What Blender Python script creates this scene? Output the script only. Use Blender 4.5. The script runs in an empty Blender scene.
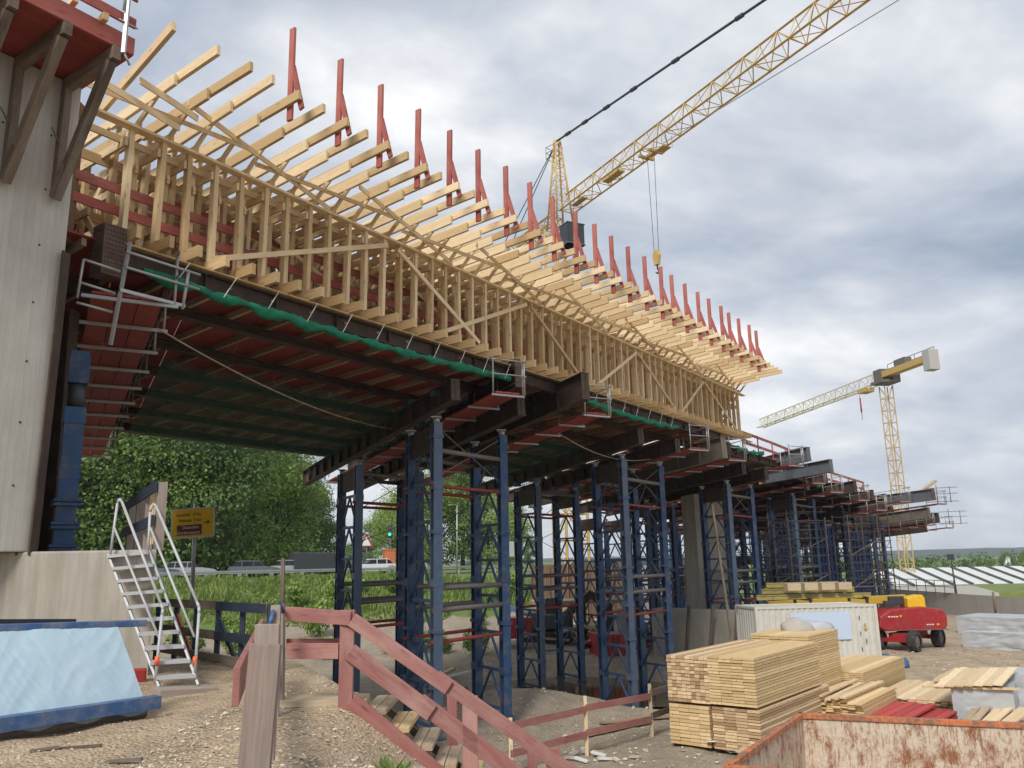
import bpy, math, random
from mathutils import Vector, Matrix, noise
random.seed(7)
S = bpy.context.scene
COL = S.collection
R = math.radians
# ------------------------------------------------------------------ camera
F = 820.0; PITCH = R(12.25); ROLL = math.atan2(75, 3775)
fwd = Vector((0, math.cos(PITCH), math.sin(PITCH)))
up0 = Vector((0, -math.sin(PITCH), math.cos(PITCH)))
ri0 = Vector((1, 0, 0))
RT = ri0*math.cos(ROLL) - up0*math.sin(ROLL)
UP = up0*math.cos(ROLL) + ri0*math.sin(ROLL)
cam_d = bpy.data.cameras.new('camera'); cam = bpy.data.objects.new('camera', cam_d); COL.objects.link(cam)
cam_d.sensor_width = 36; cam_d.lens = F/1024*36; cam_d.clip_end = 8000; cam_d.clip_start = 0.1
M = Matrix((RT, UP, -fwd)).transposed().to_4x4(); cam.matrix_world = M
S.camera = cam

def ray(x, y):
    d = fwd*F + RT*(x-512) + UP*(384-y); return d/d.y
def at(x, y, Y): return ray(x, y)*Y
def atz(x, y, z): d = ray(x, y); return d*(z/d.z)

# bridge frame: s along the edge, w outwards from the edge towards the camera side, z up (camera height = 0)
P0 = Vector((-7.5, 14.6)); _a = R(35.03)
uv2 = Vector((math.sin(_a), math.cos(_a))); nv2 = Vector((uv2.y, -uv2.x))
U3 = Vector((uv2.x, uv2.y, 0)); N3 = Vector((nv2.x, nv2.y, 0)); Z3 = Vector((0, 0, 1))
SK = 0.47
def dec(s): return .02*max(0, s-38)
def P(s, w, z):
    c = min(max(s, 0), 35)/35
    q = P0 + uv2*s + nv2*(w - .25*c*c)
    return Vector((q.x, q.y, z - dec(s)))
def fall(w): return 0.08*min(w, 0)
def PR(s, w, z, w0=0.0):            # along a skewed row: s is given at w0, height follows the crossfall
    return P(s - SK*(w-w0), w, z + fall(w))

# ------------------------------------------------------------------ tagging
def tag(o, label=None, cat=None, group=None, kind=None):
    if label: o['label'] = label
    if cat: o['category'] = cat
    if group: o['group'] = group
    if kind: o['kind'] = kind
    return o
def thing(name, label, cat, loc=(0, 0, 0), rz=0, group=None):
    o = bpy.data.objects.new(name, None); COL.objects.link(o)
    o.empty_display_size = .2
    o.location = loc; o.rotation_euler = (0, 0, rz)
    return tag(o, label, cat, group)
def rootmat(o):
    m = Matrix.Translation(o.location) @ o.rotation_euler.to_matrix().to_4x4()
    return rootmat(o.parent) @ m if o.parent else m
def kids(o): return [c for c in bpy.data.objects if c.parent == o]
def copy_tree(o, parent=None, table=None):
    c = o.copy(); COL.objects.link(c); c.parent = parent
    for ch in (table[o.name] if table and o.name in table else kids(o)): copy_tree(ch, c, table)
    return c

# ------------------------------------------------------------------ mesh builder
class MB:
    def __init__(s): s.v = []; s.f = []; s.t = []; s.g = []; s.sm = []
    def add(s, vs, fs, tint=None, gc=None, smooth=False):
        b = len(s.v); t = random.random() if tint is None else tint
        s.v += [Vector(v) for v in vs]; s.f += [[b+i for i in f] for f in fs]
        s.t += [t]*len(vs); s.sm += [smooth]*len(fs)
        if gc is None: gc = vs
        s.g += [Vector(g) for g in gc]
        return s
    BF = [(0, 1, 3, 2), (4, 6, 7, 5), (0, 4, 5, 1), (2, 3, 7, 6), (0, 2, 6, 4), (1, 5, 7, 3)]
    def frame(s, p, q, up=(0, 0, 1)):
        p = Vector(p); q = Vector(q); d = (q-p); L = d.length; d = d/L if L > 1e-6 else Vector((0, 0, 1))
        upv = Vector(up)
        if abs(d.dot(upv.normalized())) > .98: upv = Vector((1, 0, 0)) if abs(d.x) < .9 else Vector((0, 1, 0))
        a = d.cross(upv).normalized(); b = a.cross(d).normalized()
        return p, q, d, a, b, L
    def beam(s, p, q, wa, hb, up=(0, 0, 1), tint=None, warp=0):
        p, q, d, a, b, L = s.frame(p, q, up)
        o = random.uniform(0, 50); vs = []; gs = []
        for k, e in ((0, p), (L, q)):
            for i in (-.5, .5):
                for j in (-.5, .5):
                    vs.append(e + a*i*wa + b*j*hb); gs.append((k+o, i*wa+o, j*hb+o*.37))
        return s.add(vs, s.BF, tint, gs)
    def box(s, c, size, rz=0, tint=None):
        c = Vector(c); m = Matrix.Rotation(rz, 3, 'Z'); x = m @ Vector((1, 0, 0))
        return s.beam(c - x*size[0]/2, c + x*size[0]/2, size[1], size[2], tint=tint)
    def tube(s, p, q, r, n=8, r2=None, tint=None, cap=True):
        p, q, d, a, b, L = s.frame(p, q); r2 = r if r2 is None else r2
        vs = []; gs = []; o = random.uniform(0, 50)
        for k, e, rr in ((0, p, r), (L, q, r2)):
            for i in range(n):
                t = 2*math.pi*i/n; vs.append(e + a*math.cos(t)*rr + b*math.sin(t)*rr); gs.append((k+o, math.cos(t)*rr+o, math.sin(t)*rr))
        fs = [(i, (i+1) % n, n+(i+1) % n, n+i) for i in range(n)]
        s.add(vs, fs, tint, gs, smooth=n > 5)
        if cap:
            b0 = len(s.v)-2*n; s.f += [[b0+i for i in range(n)][::-1], [b0+n+i for i in range(n)]]; s.sm += [False, False]
        return s
    def path(s, pts, r, n=6):
        t = random.random()
        for a, b in zip(pts, pts[1:]): s.tube(a, b, r, n, tint=t)
        return s
    def ibeam(s, p, q, h, bf, tf=.03, tw=.02, up=(0, 0, 1), stiff=0):
        p, q, d, a, b, L = s.frame(p, q, up); t = random.random()
        s.beam(p+b*(h/2-tf/2), q+b*(h/2-tf/2), bf, tf, b, t); s.beam(p-b*(h/2-tf/2), q-b*(h/2-tf/2), bf, tf, b, t)
        s.beam(p, q, tw, h-2*tf, b, t)
        if stiff:
            k = max(1, int(L/stiff))
            for i in range(k+1):
                c = p + d*(min(max(L*i/k, .03), L-.03))
                s.beam(c - d*.01, c + d*.01, bf*.92, h-2*tf, b, t)
        return s
    def prism(s, pts, ext, tint=None):       # planar polygon extruded by a vector
        n = len(pts); ext = Vector(ext); vs = [Vector(p) for p in pts] + [Vector(p)+ext for p in pts]
        fs = [list(range(n))[::-1], list(range(n, 2*n))] + [[i, (i+1) % n, n+(i+1) % n, n+i] for i in range(n)]
        return s.add(vs, fs, tint)
    def build(s, name, mat, parent=None, local=False, loc=None, bevel=0, label=None):
        vs = s.v
        if parent is not None:
            if not local:
                im = rootmat(parent).inverted(); vs = [im @ v for v in vs]
        else:
            if loc is None:
                xs = [v.x for v in vs]; ys = [v.y for v in vs]; zs = [v.z for v in vs]
                loc = Vector(((min(xs)+max(xs))/2, (min(ys)+max(ys))/2, min(zs)))
            if not local: vs = [v - Vector(loc) for v in vs]
        me = bpy.data.meshes.new(name); me.from_pydata([tuple(v) for v in vs], [], s.f); me.update()
        at_ = me.attributes.new('tint', 'FLOAT', 'POINT'); at_.data.foreach_set('value', s.t)
        ag = me.attributes.new('gc', 'FLOAT_VECTOR', 'POINT'); ag.data.foreach_set('vector', [c for g in s.g for c in g])
        me.polygons.foreach_set('use_smooth', s.sm[:len(me.polygons)] + [False]*max(0, len(me.polygons)-len(s.sm)))
        o = bpy.data.objects.new(name, me); COL.objects.link(o)
        for m in (mat if isinstance(mat, (list, tuple)) else [mat]): me.materials.append(m)
        if parent is not None: o.parent = parent
        else: o.location = loc
        if bevel:
            b = o.modifiers.new('bevel', 'BEVEL'); b.width = bevel; b.segments = 2; b.limit_method = 'ANGLE'
        if label: o['label'] = label
        return o
# ------------------------------------------------------------------ materials
def newmat(name):
    m = bpy.data.materials.new(name); m.use_nodes = True; nt = m.node_tree
    return m, nt, nt.nodes['Principled BSDF']
def nd(nt, t, **k):
    n = nt.nodes.new(t)
    for a, b in k.items():
        if a in n.inputs: n.inputs[a].default_value = b
        else: setattr(n, a, b)
    return n
def ramp(nt, fac, stops):
    n = nt.nodes.new('ShaderNodeValToRGB'); cr = n.color_ramp
    while len(cr.elements) < len(stops): cr.elements.new(.5)
    for e, (p, c) in zip(cr.elements, stops): e.position = p; e.color = (*c, 1)
    nt.links.new(fac, n.inputs[0]); return n.outputs[0]
def mixc(nt, f, a, b, mode='MIX'):
    n = nt.nodes.new('ShaderNodeMix'); n.data_type = 'RGBA'; n.blend_type = mode
    for i, v in ((0, f), (6, a), (7, b)):
        if isinstance(v, bpy.types.NodeSocket): nt.links.new(v, n.inputs[i])
        elif i == 0: n.inputs[0].default_value = v
        else: n.inputs[i].default_value = (*v, 1)
    return n.outputs[2]
def math_(nt, op, a, b=0.0, c=None):
    n = nt.nodes.new('ShaderNodeMath'); n.operation = op
    for i, v in enumerate((a, b) if c is None else (a, b, c)):
        if isinstance(v, bpy.types.NodeSocket): nt.links.new(v, n.inputs[i])
        else: n.inputs[i].default_value = v
    return n.outputs[0]
def noise_(nt, vec, scale, detail=4, rough=.6, out='Fac'):
    n = nd(nt, 'ShaderNodeTexNoise', Scale=scale, Detail=detail, Roughness=rough)
    if vec is not None: nt.links.new(vec, n.inputs['Vector'])
    return n.outputs[out]
def scalev(nt, vec, s):
    n = nt.nodes.new('ShaderNodeMapping'); n.inputs['Scale'].default_value = s; nt.links.new(vec, n.inputs[0]); return n.outputs[0]
def attr(nt, name, out='Vector'):
    n = nt.nodes.new('ShaderNodeAttribute'); n.attribute_name = name; return n.outputs[out]
def bump(nt, bs, h, strength=.3, dist=.02):
    b = nd(nt, 'ShaderNodeBump', Strength=strength, Distance=dist); nt.links.new(h, b.inputs['Height']); nt.links.new(b.outputs[0], bs.inputs['Normal'])
def wood(name, dark, light, stain=None, stain_amt=.4, rough=.75, var=.5, grain=1.0):
    m, nt, bs = newmat(name); gc = attr(nt, 'gc'); tint = attr(nt, 'tint', 'Fac')
    oi = nt.nodes.new('ShaderNodeObjectInfo')
    g = noise_(nt, scalev(nt, gc, (1.2, 26*grain, 26*grain)), 1.6, 5, .65)
    r = math_(nt, 'FRACT', math_(nt, 'ADD', tint, oi.outputs['Random']))
    f = math_(nt, 'ADD', math_(nt, 'MULTIPLY', g, 1-var*.5), math_(nt, 'MULTIPLY', math_(nt, 'SUBTRACT', r, .35), var))
    c = ramp(nt, f, [(.15, dark), (.8, light)])
    kn = nd(nt, 'ShaderNodeTexVoronoi', Scale=1.0); nt.links.new(scalev(nt, gc, (2.2, 9, 9)), kn.inputs['Vector'])
    kf = ramp(nt, kn.outputs['Distance'], [(.0, (1, 1, 1)), (.1, (1, 1, 1)), (.2, (0, 0, 0))])
    c = mixc(nt, math_(nt, 'MULTIPLY', kf, .55), c, tuple(x*.35 for x in dark))
    if stain:
        sf = noise_(nt, scalev(nt, gc, (1, 3, 3)), 1.3, 6, .7)
        sr = ramp(nt, sf, [(.42, (0, 0, 0)), (.68, (1, 1, 1))])
        c = mixc(nt, math_(nt, 'MULTIPLY', sr, stain_amt), c, stain)
    nt.links.new(c, bs.inputs['Base Color']); bs.inputs['Roughness'].default_value = rough
    bump(nt, bs, g, .25, .004); return m
def plain(name, col, rough=.6, metal=0, var=.15, dirt=None, dirt_amt=.4, scale=3.0, coord='gc', bstr=.1, dlo=.45, dhi=.7):
    m, nt, bs = newmat(name); gc = attr(nt, 'gc') if coord == 'gc' else nt.nodes.new('ShaderNodeTexCoord').outputs['Object']
    tint = attr(nt, 'tint', 'Fac'); n1 = noise_(nt, gc, scale, 6, .65)
    v = math_(nt, 'ADD', math_(nt, 'MULTIPLY', math_(nt, 'SUBTRACT', n1, .5), var*2), math_(nt, 'MULTIPLY', math_(nt, 'SUBTRACT', tint, .5), var))
    c = mixc(nt, math_(nt, 'ADD', v, .5), tuple(x*(1-var*1.4) for x in col), tuple(min(1, x*(1+var*1.4)) for x in col))
    if dirt:
        n2 = noise_(nt, scalev(nt, gc, (1.3, 1.3, 1.3)), scale*.8, 8, .75)
        c = mixc(nt, math_(nt, 'MULTIPLY', ramp(nt, n2, [(dlo, (0, 0, 0)), (dhi, (1, 1, 1))]), dirt_amt), c, dirt)
    nt.links.new(c, bs.inputs['Base Color']); bs.inputs['Roughness'].default_value = rough; bs.inputs['Metallic'].default_value = metal
    bump(nt, bs, n1, bstr, .01); return m
W_NEW = wood('new pine', (.50, .35, .17), (.82, .66, .42), var=.75, stain=(.42, .30, .17), stain_amt=.35)
W_JOIST = wood('joist pine', (.42, .27, .12), (.68, .50, .27), var=.5)
W_DARK = wood('weathered brown timber', (.07, .05, .035), (.20, .15, .11), stain=(.30, .26, .21), stain_amt=.5)
W_GREY = wood('grey weathered board', (.17, .13, .11), (.40, .34, .29), stain=(.30, .19, .16), stain_amt=.5)
W_UNDER = wood('soffit joist timber', (.28, .21, .13), (.52, .41, .28))
W_RED = wood('red glazed board', (.26, .045, .035), (.42, .11, .085), stain=(.46, .24, .20), stain_amt=.4)
W_PINK = wood('faded red board', (.23, .085, .075), (.44, .20, .175), stain=(.46, .30, .25), stain_amt=.6, var=.4)
W_PINKD = wood('darker faded red board', (.20, .065, .055), (.36, .145, .125), stain=(.48, .33, .29), stain_amt=.3, var=.3)
W_PLYRED = wood('red formwork panel', (.24, .035, .028), (.40, .075, .055), grain=.25, var=.35, stain=(.26, .04, .03), stain_amt=.5)
W_PLYBR = wood('brown formwork panel', (.14, .085, .04), (.30, .19, .09), grain=.3)
W_STACK = wood('sawn timber', (.54, .39, .22), (.86, .70, .46), var=.5)
W_STACKD = wood('sawn timber ends', (.50, .34, .15), (.82, .63, .36), var=.45)
W_REDSTK = wood('bright red boards', (.32, .03, .03), (.50, .07, .06), var=.4)
BLUE = plain('blue steel paint', (.027, .068, .155), .55, .2, .4, (.16, .14, .12), .55, 2.5, dlo=.5, dhi=.62)
BLUEL = plain('light blue steel', (.075, .12, .20), .45, .2, .2, (.20, .20, .20), .5, 2.5)
BLUERAIL = plain('blue painted beam', (.03, .09, .22), .5, 0, .25, (.28, .26, .24), .5, 5)
NAVY = plain('navy painted board', (.015, .03, .06), .6, 0, .3, (.12, .07, .05), .4, 3)
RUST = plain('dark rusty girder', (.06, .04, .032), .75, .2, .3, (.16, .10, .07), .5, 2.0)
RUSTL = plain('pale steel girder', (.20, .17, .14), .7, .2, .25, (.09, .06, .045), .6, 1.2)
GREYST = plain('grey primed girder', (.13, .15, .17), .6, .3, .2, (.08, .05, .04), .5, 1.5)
PERF = plain('rust brown plate', (.13, .075, .055), .8, .1, .3, (.20, .15, .13), .5, 4)
GALV = plain('galvanised tube', (.42, .43, .43), .45, .55, .15, (.22, .2, .18), .3, 6)
GALVD = plain('dull scaffold tube', (.17, .16, .145), .6, .3, .25, (.12, .07, .05), .5, 5)
ALU = plain('aluminium', (.46, .47, .48), .6, .15, .08, (.4, .38, .35), .4, 6)
REDTUBE = plain('red steel tube', (.28, .035, .025), .6, .1, .25, (.12, .07, .05), .4, 4)
YEL = plain('yellow crane paint', (.52, .35, .10), .5, .05, .2, (.30, .20, .10), .35, 2)
YELP = plain('pale yellow crane paint', (.50, .35, .15), .5, .05, .15)
DARKM = plain('dark metal', (.05, .055, .065), .5, .3, .2)
CABLE = plain('dark steel cable', (.06, .065, .075), .5, .4, .1)
NET = plain('green netting', (.005, .16, .085), .8, 0, .5, (.015, .30, .16), .6, 30, bstr=.9)
ROPE = plain('white rope', (.62, .62, .60), .8)
BLACK = plain('black rubber', (.02, .02, .02), .8, 0, .2, (.14, .12, .09), .5, 5)
GLASS = plain('dark glass', (.02, .025, .03), .08, 0, .05)
ORANGE = plain('orange clamp', (.75, .13, .04), .5)
WHITEP = plain('white paint', (.68, .68, .66), .5, 0, .05, (.35, .33, .3), .3, 3)
REDP = plain('red machine paint', (.33, .012, .018), .4, 0, .15, (.20, .12, .09), .45, 3)
YELM = plain('yellow machine paint', (.75, .46, .01), .4, 0, .1, (.3, .2, .1), .3, 2)
SHEETP = plain('rusty sheet pile', (.17, .10, .065), .85, 0, .35, (.08, .05, .04), .5, 1)
PLASTIC = plain('grey plastic wrap', (.42, .44, .46), .3, 0, .12, (.30, .30, .30), .4, 2, bstr=.6)
SIGNY = plain('sign yellow', (.72, .45, .02), .5, 0, .05)
SIGNB = plain('sign brown', (.13, .04, .025), .5, 0, .05)
SIGNK = plain('sign lettering black', (.03, .03, .025), .5, 0, 0)
SIGNW = plain('sign lettering white', (.72, .7, .68), .5, 0, 0)
CARDB = plain('plywood sheet', (.46, .36, .24), .75, 0, .1)

def concrete(name, col, lines=True, scale=1.0, stain=.35):
    m, nt, bs = newmat(name); tc = nt.nodes.new('ShaderNodeTexCoord').outputs['Object']
    n1 = noise_(nt, scalev(nt, tc, (1, 1, .45)), 1.2*scale, 8, .65); n2 = noise_(nt, tc, 22*scale, 6, .7)
    n3 = noise_(nt, scalev(nt, tc, (3, 3, .12)), 2.5, 5, .7)
    c = mixc(nt, ramp(nt, n1, [(.3, (0, 0, 0)), (.72, (1, 1, 1))]), tuple(x*.72 for x in col), tuple(min(1, x*1.15) for x in col))
    c = mixc(nt, math_(nt, 'MULTIPLY', ramp(nt, n3, [(.45, (0, 0, 0)), (.72, (1, 1, 1))]), stain), c, tuple(x*.5 for x in (col[0]*1.05, col[1], col[2]*.85)))
    c = mixc(nt, math_(nt, 'MULTIPLY', n2, .3), c, tuple(x*.6 for x in col))
    h = n2
    if lines:
        gx = nt.nodes.new('ShaderNodeSeparateXYZ'); nt.links.new(tc, gx.inputs[0])
        fr = math_(nt, 'FRACT', math_(nt, 'MULTIPLY', gx.outputs['X'], 1/.11))
        edge = math_(nt, 'LESS_THAN', fr, .10)
        cell = math_(nt, 'FLOOR', math_(nt, 'MULTIPLY', gx.outputs['X'], 1/.11))
        wn = nt.nodes.new('ShaderNodeTexWhiteNoise'); wn.noise_dimensions = '1D'; nt.links.new(cell, wn.inputs['W'])
        c = mixc(nt, math_(nt, 'MULTIPLY', edge, math_(nt, 'MULTIPLY', n1, .55)), c, tuple(x*.45 for x in col))
        c = mixc(nt, math_(nt, 'MULTIPLY', wn.outputs['Value'], .14), c, tuple(x*.6 for x in col))
        h = math_(nt, 'SUBTRACT', n2, edge)
    nt.links.new(c, bs.inputs['Base Color']); bs.inputs['Roughness'].default_value = .85
    bump(nt, bs, h, .35, .01); return m
CONC = concrete('board marked concrete', (.55, .53, .48))
CONCB = concrete('smooth concrete', (.43, .40, .345), False, .8, .65)
CONCD = concrete('dirty concrete', (.38, .35, .30), False, 1.0, .5)

# ------------------------------------------------------------------ world
sun_el, sun_az = R(43), R(200)     # azimuth clockwise from +Y: behind the camera, a little to the left
w = bpy.data.worlds.new('World'); S.world = w; w.use_nodes = True; nt = w.node_tree
bg = nt.nodes['Background']
sky = nt.nodes.new('ShaderNodeTexSky'); sky.sky_type = 'NISHITA'; sky.sun_disc = False
sky.sun_elevation = sun_el; sky.sun_rotation = sun_az
tc = nt.nodes.new('ShaderNodeTexCoord').outputs['Generated']
sp = nt.nodes.new('ShaderNodeSeparateXYZ'); nt.links.new(tc, sp.inputs[0])
den = math_(nt, 'ADD', math_(nt, 'MAXIMUM', sp.outputs['Z'], 0.0), .30)
cb = nt.nodes.new('ShaderNodeCombineXYZ')
nt.links.new(math_(nt, 'DIVIDE', sp.outputs['X'], den), cb.inputs[0]); nt.links.new(math_(nt, 'DIVIDE', sp.outputs['Y'], den), cb.inputs[1])
v = nt.nodes.new('ShaderNodeMapping'); v.inputs['Scale'].default_value = (1.05, 1.25, 1); v.inputs['Rotation'].default_value = (0, 0, R(-18)); v.inputs['Location'].default_value = (3.1, 1.7, 0)
nt.links.new(cb.outputs[0], v.inputs[0]); v = v.outputs[0]
warp = noise_(nt, v, .9, 3, .5, 'Color')
vm = nt.nodes.new('ShaderNodeVectorMath'); vm.operation = 'MULTIPLY_ADD'; nt.links.new(warp, vm.inputs[0]); vm.inputs[1].default_value = (.45, .45, 0); nt.links.new(v, vm.inputs[2]); v2 = vm.outputs[0]
big = noise_(nt, v2, .8, 3, .5); mid = noise_(nt, v2, 2.0, 8, .55); fine = noise_(nt, v2, 5.0, 6, .55)
cl = math_(nt, 'ADD', math_(nt, 'MULTIPLY', big, .46), math_(nt, 'ADD', math_(nt, 'MULTIPLY', mid, .38), math_(nt, 'MULTIPLY', fine, .16)))
CK = 10.0
ccol = ramp(nt, cl, [(.375, (.24, .29, .37)), (.44, (.33, .375, .45)), (.49, (.43, .465, .525)), (.54, (.56, .58, .615)), (.60, (.76, .76, .765))])
hz = ramp(nt, sp.outputs['Z'], [(0.0, (1, 1, 1)), (.10, (.5, .5, .5)), (.3, (0, 0, 0))])
ccol = mixc(nt, math_(nt, 'MULTIPLY', hz, .45), ccol, (.50, .545, .60))
vs_ = nt.nodes.new('ShaderNodeVectorMath'); vs_.operation = 'SCALE'; nt.links.new(ccol, vs_.inputs[0]); vs_.inputs['Scale'].default_value = CK
gap = ramp(nt, cl, [(.28, (.75, .75, .75)), (.40, (.97, .97, .97))])
fin = mixc(nt, gap, sky.outputs[0], vs_.outputs[0])
nt.links.new(fin, bg.inputs['Color']); bg.inputs['Strength'].default_value = .1
sl = bpy.data.lights.new('sun', 'SUN'); sl.energy = 2.3; sl.angle = R(16); sl.color = (1, .96, .9)
so = bpy.data.objects.new('sun', sl); COL.objects.link(so)
sd = Vector((math.sin(sun_az)*math.cos(sun_el), math.cos(sun_az)*math.cos(sun_el), math.sin(sun_el)))
so.rotation_euler = sd.to_track_quat('Z', 'Y').to_euler()
vs0 = S.view_settings; vs0.view_transform = 'Standard'; vs0.look = 'None'; vs0.exposure = .5; vs0.gamma = 1

# ------------------------------------------------------------------ terrain
def sst(a, b, x):
    t = min(1, max(0, (x-a)/(b-a))); return t*t*(3-2*t)
def plat_edge(Y):
    if Y < 5.8: return 3.0
    if Y < 7.6: return 3.0 - (Y-5.8)/1.8*4.9
    if Y < 10.5: return -1.9
    return -1.9 - (Y-10.5)*.42
def gz(x, y, fine=True):
    low = -5.0
    # pit under the second row of towers
    px, py = x-3.2, y-38
    d = math.hypot(px*.9+py*.35, (py-px*.3)*.75)/6.5
    low -= 1.05*(1-sst(.6, 1.15, d))
    # mud mound on this side of the pit
    d = math.hypot((x-1.0)/3.6, (y-30.5)/2.3); low += .62*math.exp(-d*d*1.4)
    d = math.hypot((x+3.0)/3.0, (y-29)/3.0); low += .5*math.exp(-d*d)
    # embankment up to the road
    q = (x+30)*-.48 + (y-68)*.876
    emb = sst(-34, -2, q); side = sst(.07, -.0, x/max(y, 1)); side = max(side, sst(95, 120, y)*sst(.30, .12, x/max(y, 1)))
    low += 4.0*emb*side
    if y > 90 and x > 25: low -= 1.2*sst(90, 110, y)
    e = plat_edge(y); z = low
    if y < 22:
        top = -1.6
        t = (x - e)
        pl = top if t < 0 else top - .73*t
        if y > 15.5: pl = min(pl, top - .62*(y-15.5))
        if y < -3: pl = top
        z = max(low, pl)
    if fine:
        k = 1 if y < 60 else .4
        z += k*(noise.noise(Vector((x*.35, y*.35, 2)))*.10 + noise.noise(Vector((x*1.3, y*1.3, 5)))*.045 + noise.noise(Vector((x*4, y*4, 7)))*.018)
    return z
def axis(a, segs):
    out = [a]
    for end, st in segs:
        while out[-1] < end - 1e-6: out.append(out[-1]+st)
    return out
def axis_geo(lo, fa, fb, hi, st, gmul=1.12):
    out = []; v = fa
    while v <= fb: out.append(v); v += st
    d = st; v = out[-1]
    while v < hi: d *= gmul; v += d; out.append(v)
    d = st; v = fa; left = []
    while v > lo: d *= gmul; v -= d; left.append(v)
    return left[::-1] + out
xs = axis_geo(-2500, -12, 14, 3000, .17, 1.06); ys = axis_geo(-300, 5.5, 30, 5000, .17, 1.045)
vv = []; gr = []
for y in ys:
    for x in xs:
        vv.append((x, y, gz(x, y)))
        q = (x+30)*-.48 + (y-68)*.876
        g = sst(-23, -18, q + 3*noise.noise(Vector((x*.15, y*.15, 1))))*sst(.075, -.0, x/max(y, 1))
        g = max(g, sst(100, 130, y)) if x < 60 or y > 140 else g
        gr.append(max(0, min(1, g)))
nx = len(xs); ff = [(j*nx+i, j*nx+i+1, (j+1)*nx+i+1, (j+1)*nx+i) for j in range(len(ys)-1) for i in range(nx-1)]
me = bpy.data.meshes.new('ground'); me.from_pydata(vv, [], ff); me.polygons.foreach_set('use_smooth', [True]*len(ff))
a_ = me.attributes.new('grass', 'FLOAT', 'POINT'); a_.data.foreach_set('value', gr)
ground = bpy.data.objects.new('ground', me); COL.objects.link(ground); tag(ground, 'sandy gravel building site ground with grassy bank behind', 'ground', kind='structure')
m, nt, bs = newmat('site ground'); tco = nt.nodes.new('ShaderNodeTexCoord').outputs['Object']
n1 = noise_(nt, tco, .35, 5, .6); n2 = noise_(nt, tco, 2.2, 8, .7); n3 = noise_(nt, tco, 14, 6, .7)
sepg = nt.nodes.new('ShaderNodeSeparateXYZ'); nt.links.new(tco, sepg.inputs[0])
vo = nd(nt, 'ShaderNodeTexVoronoi', Scale=26.0); nt.links.new(tco, vo.inputs['Vector'])
vo2 = nd(nt, 'ShaderNodeTexVoronoi', Scale=9.0); nt.links.new(tco, vo2.inputs['Vector'])
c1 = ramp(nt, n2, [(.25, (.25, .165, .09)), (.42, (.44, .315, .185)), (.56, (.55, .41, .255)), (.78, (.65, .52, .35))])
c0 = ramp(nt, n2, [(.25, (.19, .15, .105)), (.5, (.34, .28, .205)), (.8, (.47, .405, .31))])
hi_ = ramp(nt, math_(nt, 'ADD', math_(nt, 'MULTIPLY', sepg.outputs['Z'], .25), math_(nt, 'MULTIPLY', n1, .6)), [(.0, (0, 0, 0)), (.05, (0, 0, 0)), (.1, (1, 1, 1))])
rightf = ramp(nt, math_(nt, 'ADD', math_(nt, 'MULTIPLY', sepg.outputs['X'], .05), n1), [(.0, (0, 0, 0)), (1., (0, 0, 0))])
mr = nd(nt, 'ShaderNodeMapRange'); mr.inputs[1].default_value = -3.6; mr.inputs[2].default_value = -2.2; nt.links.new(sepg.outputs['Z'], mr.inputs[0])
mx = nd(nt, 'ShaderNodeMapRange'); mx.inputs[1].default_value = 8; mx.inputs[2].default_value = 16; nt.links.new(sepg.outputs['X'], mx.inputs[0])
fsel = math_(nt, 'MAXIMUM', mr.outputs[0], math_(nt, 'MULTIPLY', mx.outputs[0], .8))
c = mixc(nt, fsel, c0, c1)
dk = noise_(nt, scalev(nt, tco, (1, 1.8, 1)), .9, 6, .65)
c = mixc(nt, math_(nt, 'MULTIPLY', ramp(nt, dk, [(.48, (0, 0, 0)), (.66, (1, 1, 1))]), .55), c, (.25, .175, .11))
wv_ = nd(nt, 'ShaderNodeTexWave', Scale=.55, Distortion=3.0, Detail=3.0); nt.links.new(scalev(nt, tco, (.25, 1.0, 1)), wv_.inputs['Vector'])
c = mixc(nt, math_(nt, 'MULTIPLY', ramp(nt, wv_.outputs['Fac'], [(.75, (0, 0, 0)), (.95, (1, 1, 1))]), .35), c, (.22, .17, .12))
gray = nt.nodes.new('ShaderNodeRGBToBW'); nt.links.new(vo.outputs['Color'], gray.inputs[0])
c = mixc(nt, math_(nt, 'MULTIPLY', ramp(nt, gray.outputs[0], [(.35, (0, 0, 0)), (.8, (1, 1, 1))]), .55), c, (.50, .44, .35))
c = mixc(nt, math_(nt, 'MULTIPLY', ramp(nt, n3, [(.35, (1, 1, 1)), (.55, (0, 0, 0))]), .28), c, (.14, .10, .065))
gcol = ramp(nt, n3, [(.25, (.05, .085, .02)), (.5, (.13, .19, .04)), (.8, (.25, .31, .09))])
ga = attr(nt, 'grass', 'Fac'); gf = ramp(nt, math_(nt, 'ADD', ga, math_(nt, 'MULTIPLY', math_(nt, 'SUBTRACT', n2, .5), .9)), [(.4, (0, 0, 0)), (.6, (1, 1, 1))])
c = mixc(nt, gf, c, gcol)
nt.links.new(c, bs.inputs['Base Color']); bs.inputs['Roughness'].default_value = .95
hh = math_(nt, 'ADD', math_(nt, 'MULTIPLY', vo.outputs['Distance'], -1.2), math_(nt, 'ADD', n3, math_(nt, 'MULTIPLY', n2, 1.5)))
bump(nt, bs, hh, .8, .04); me.materials.append(m); GROUND = m

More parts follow.
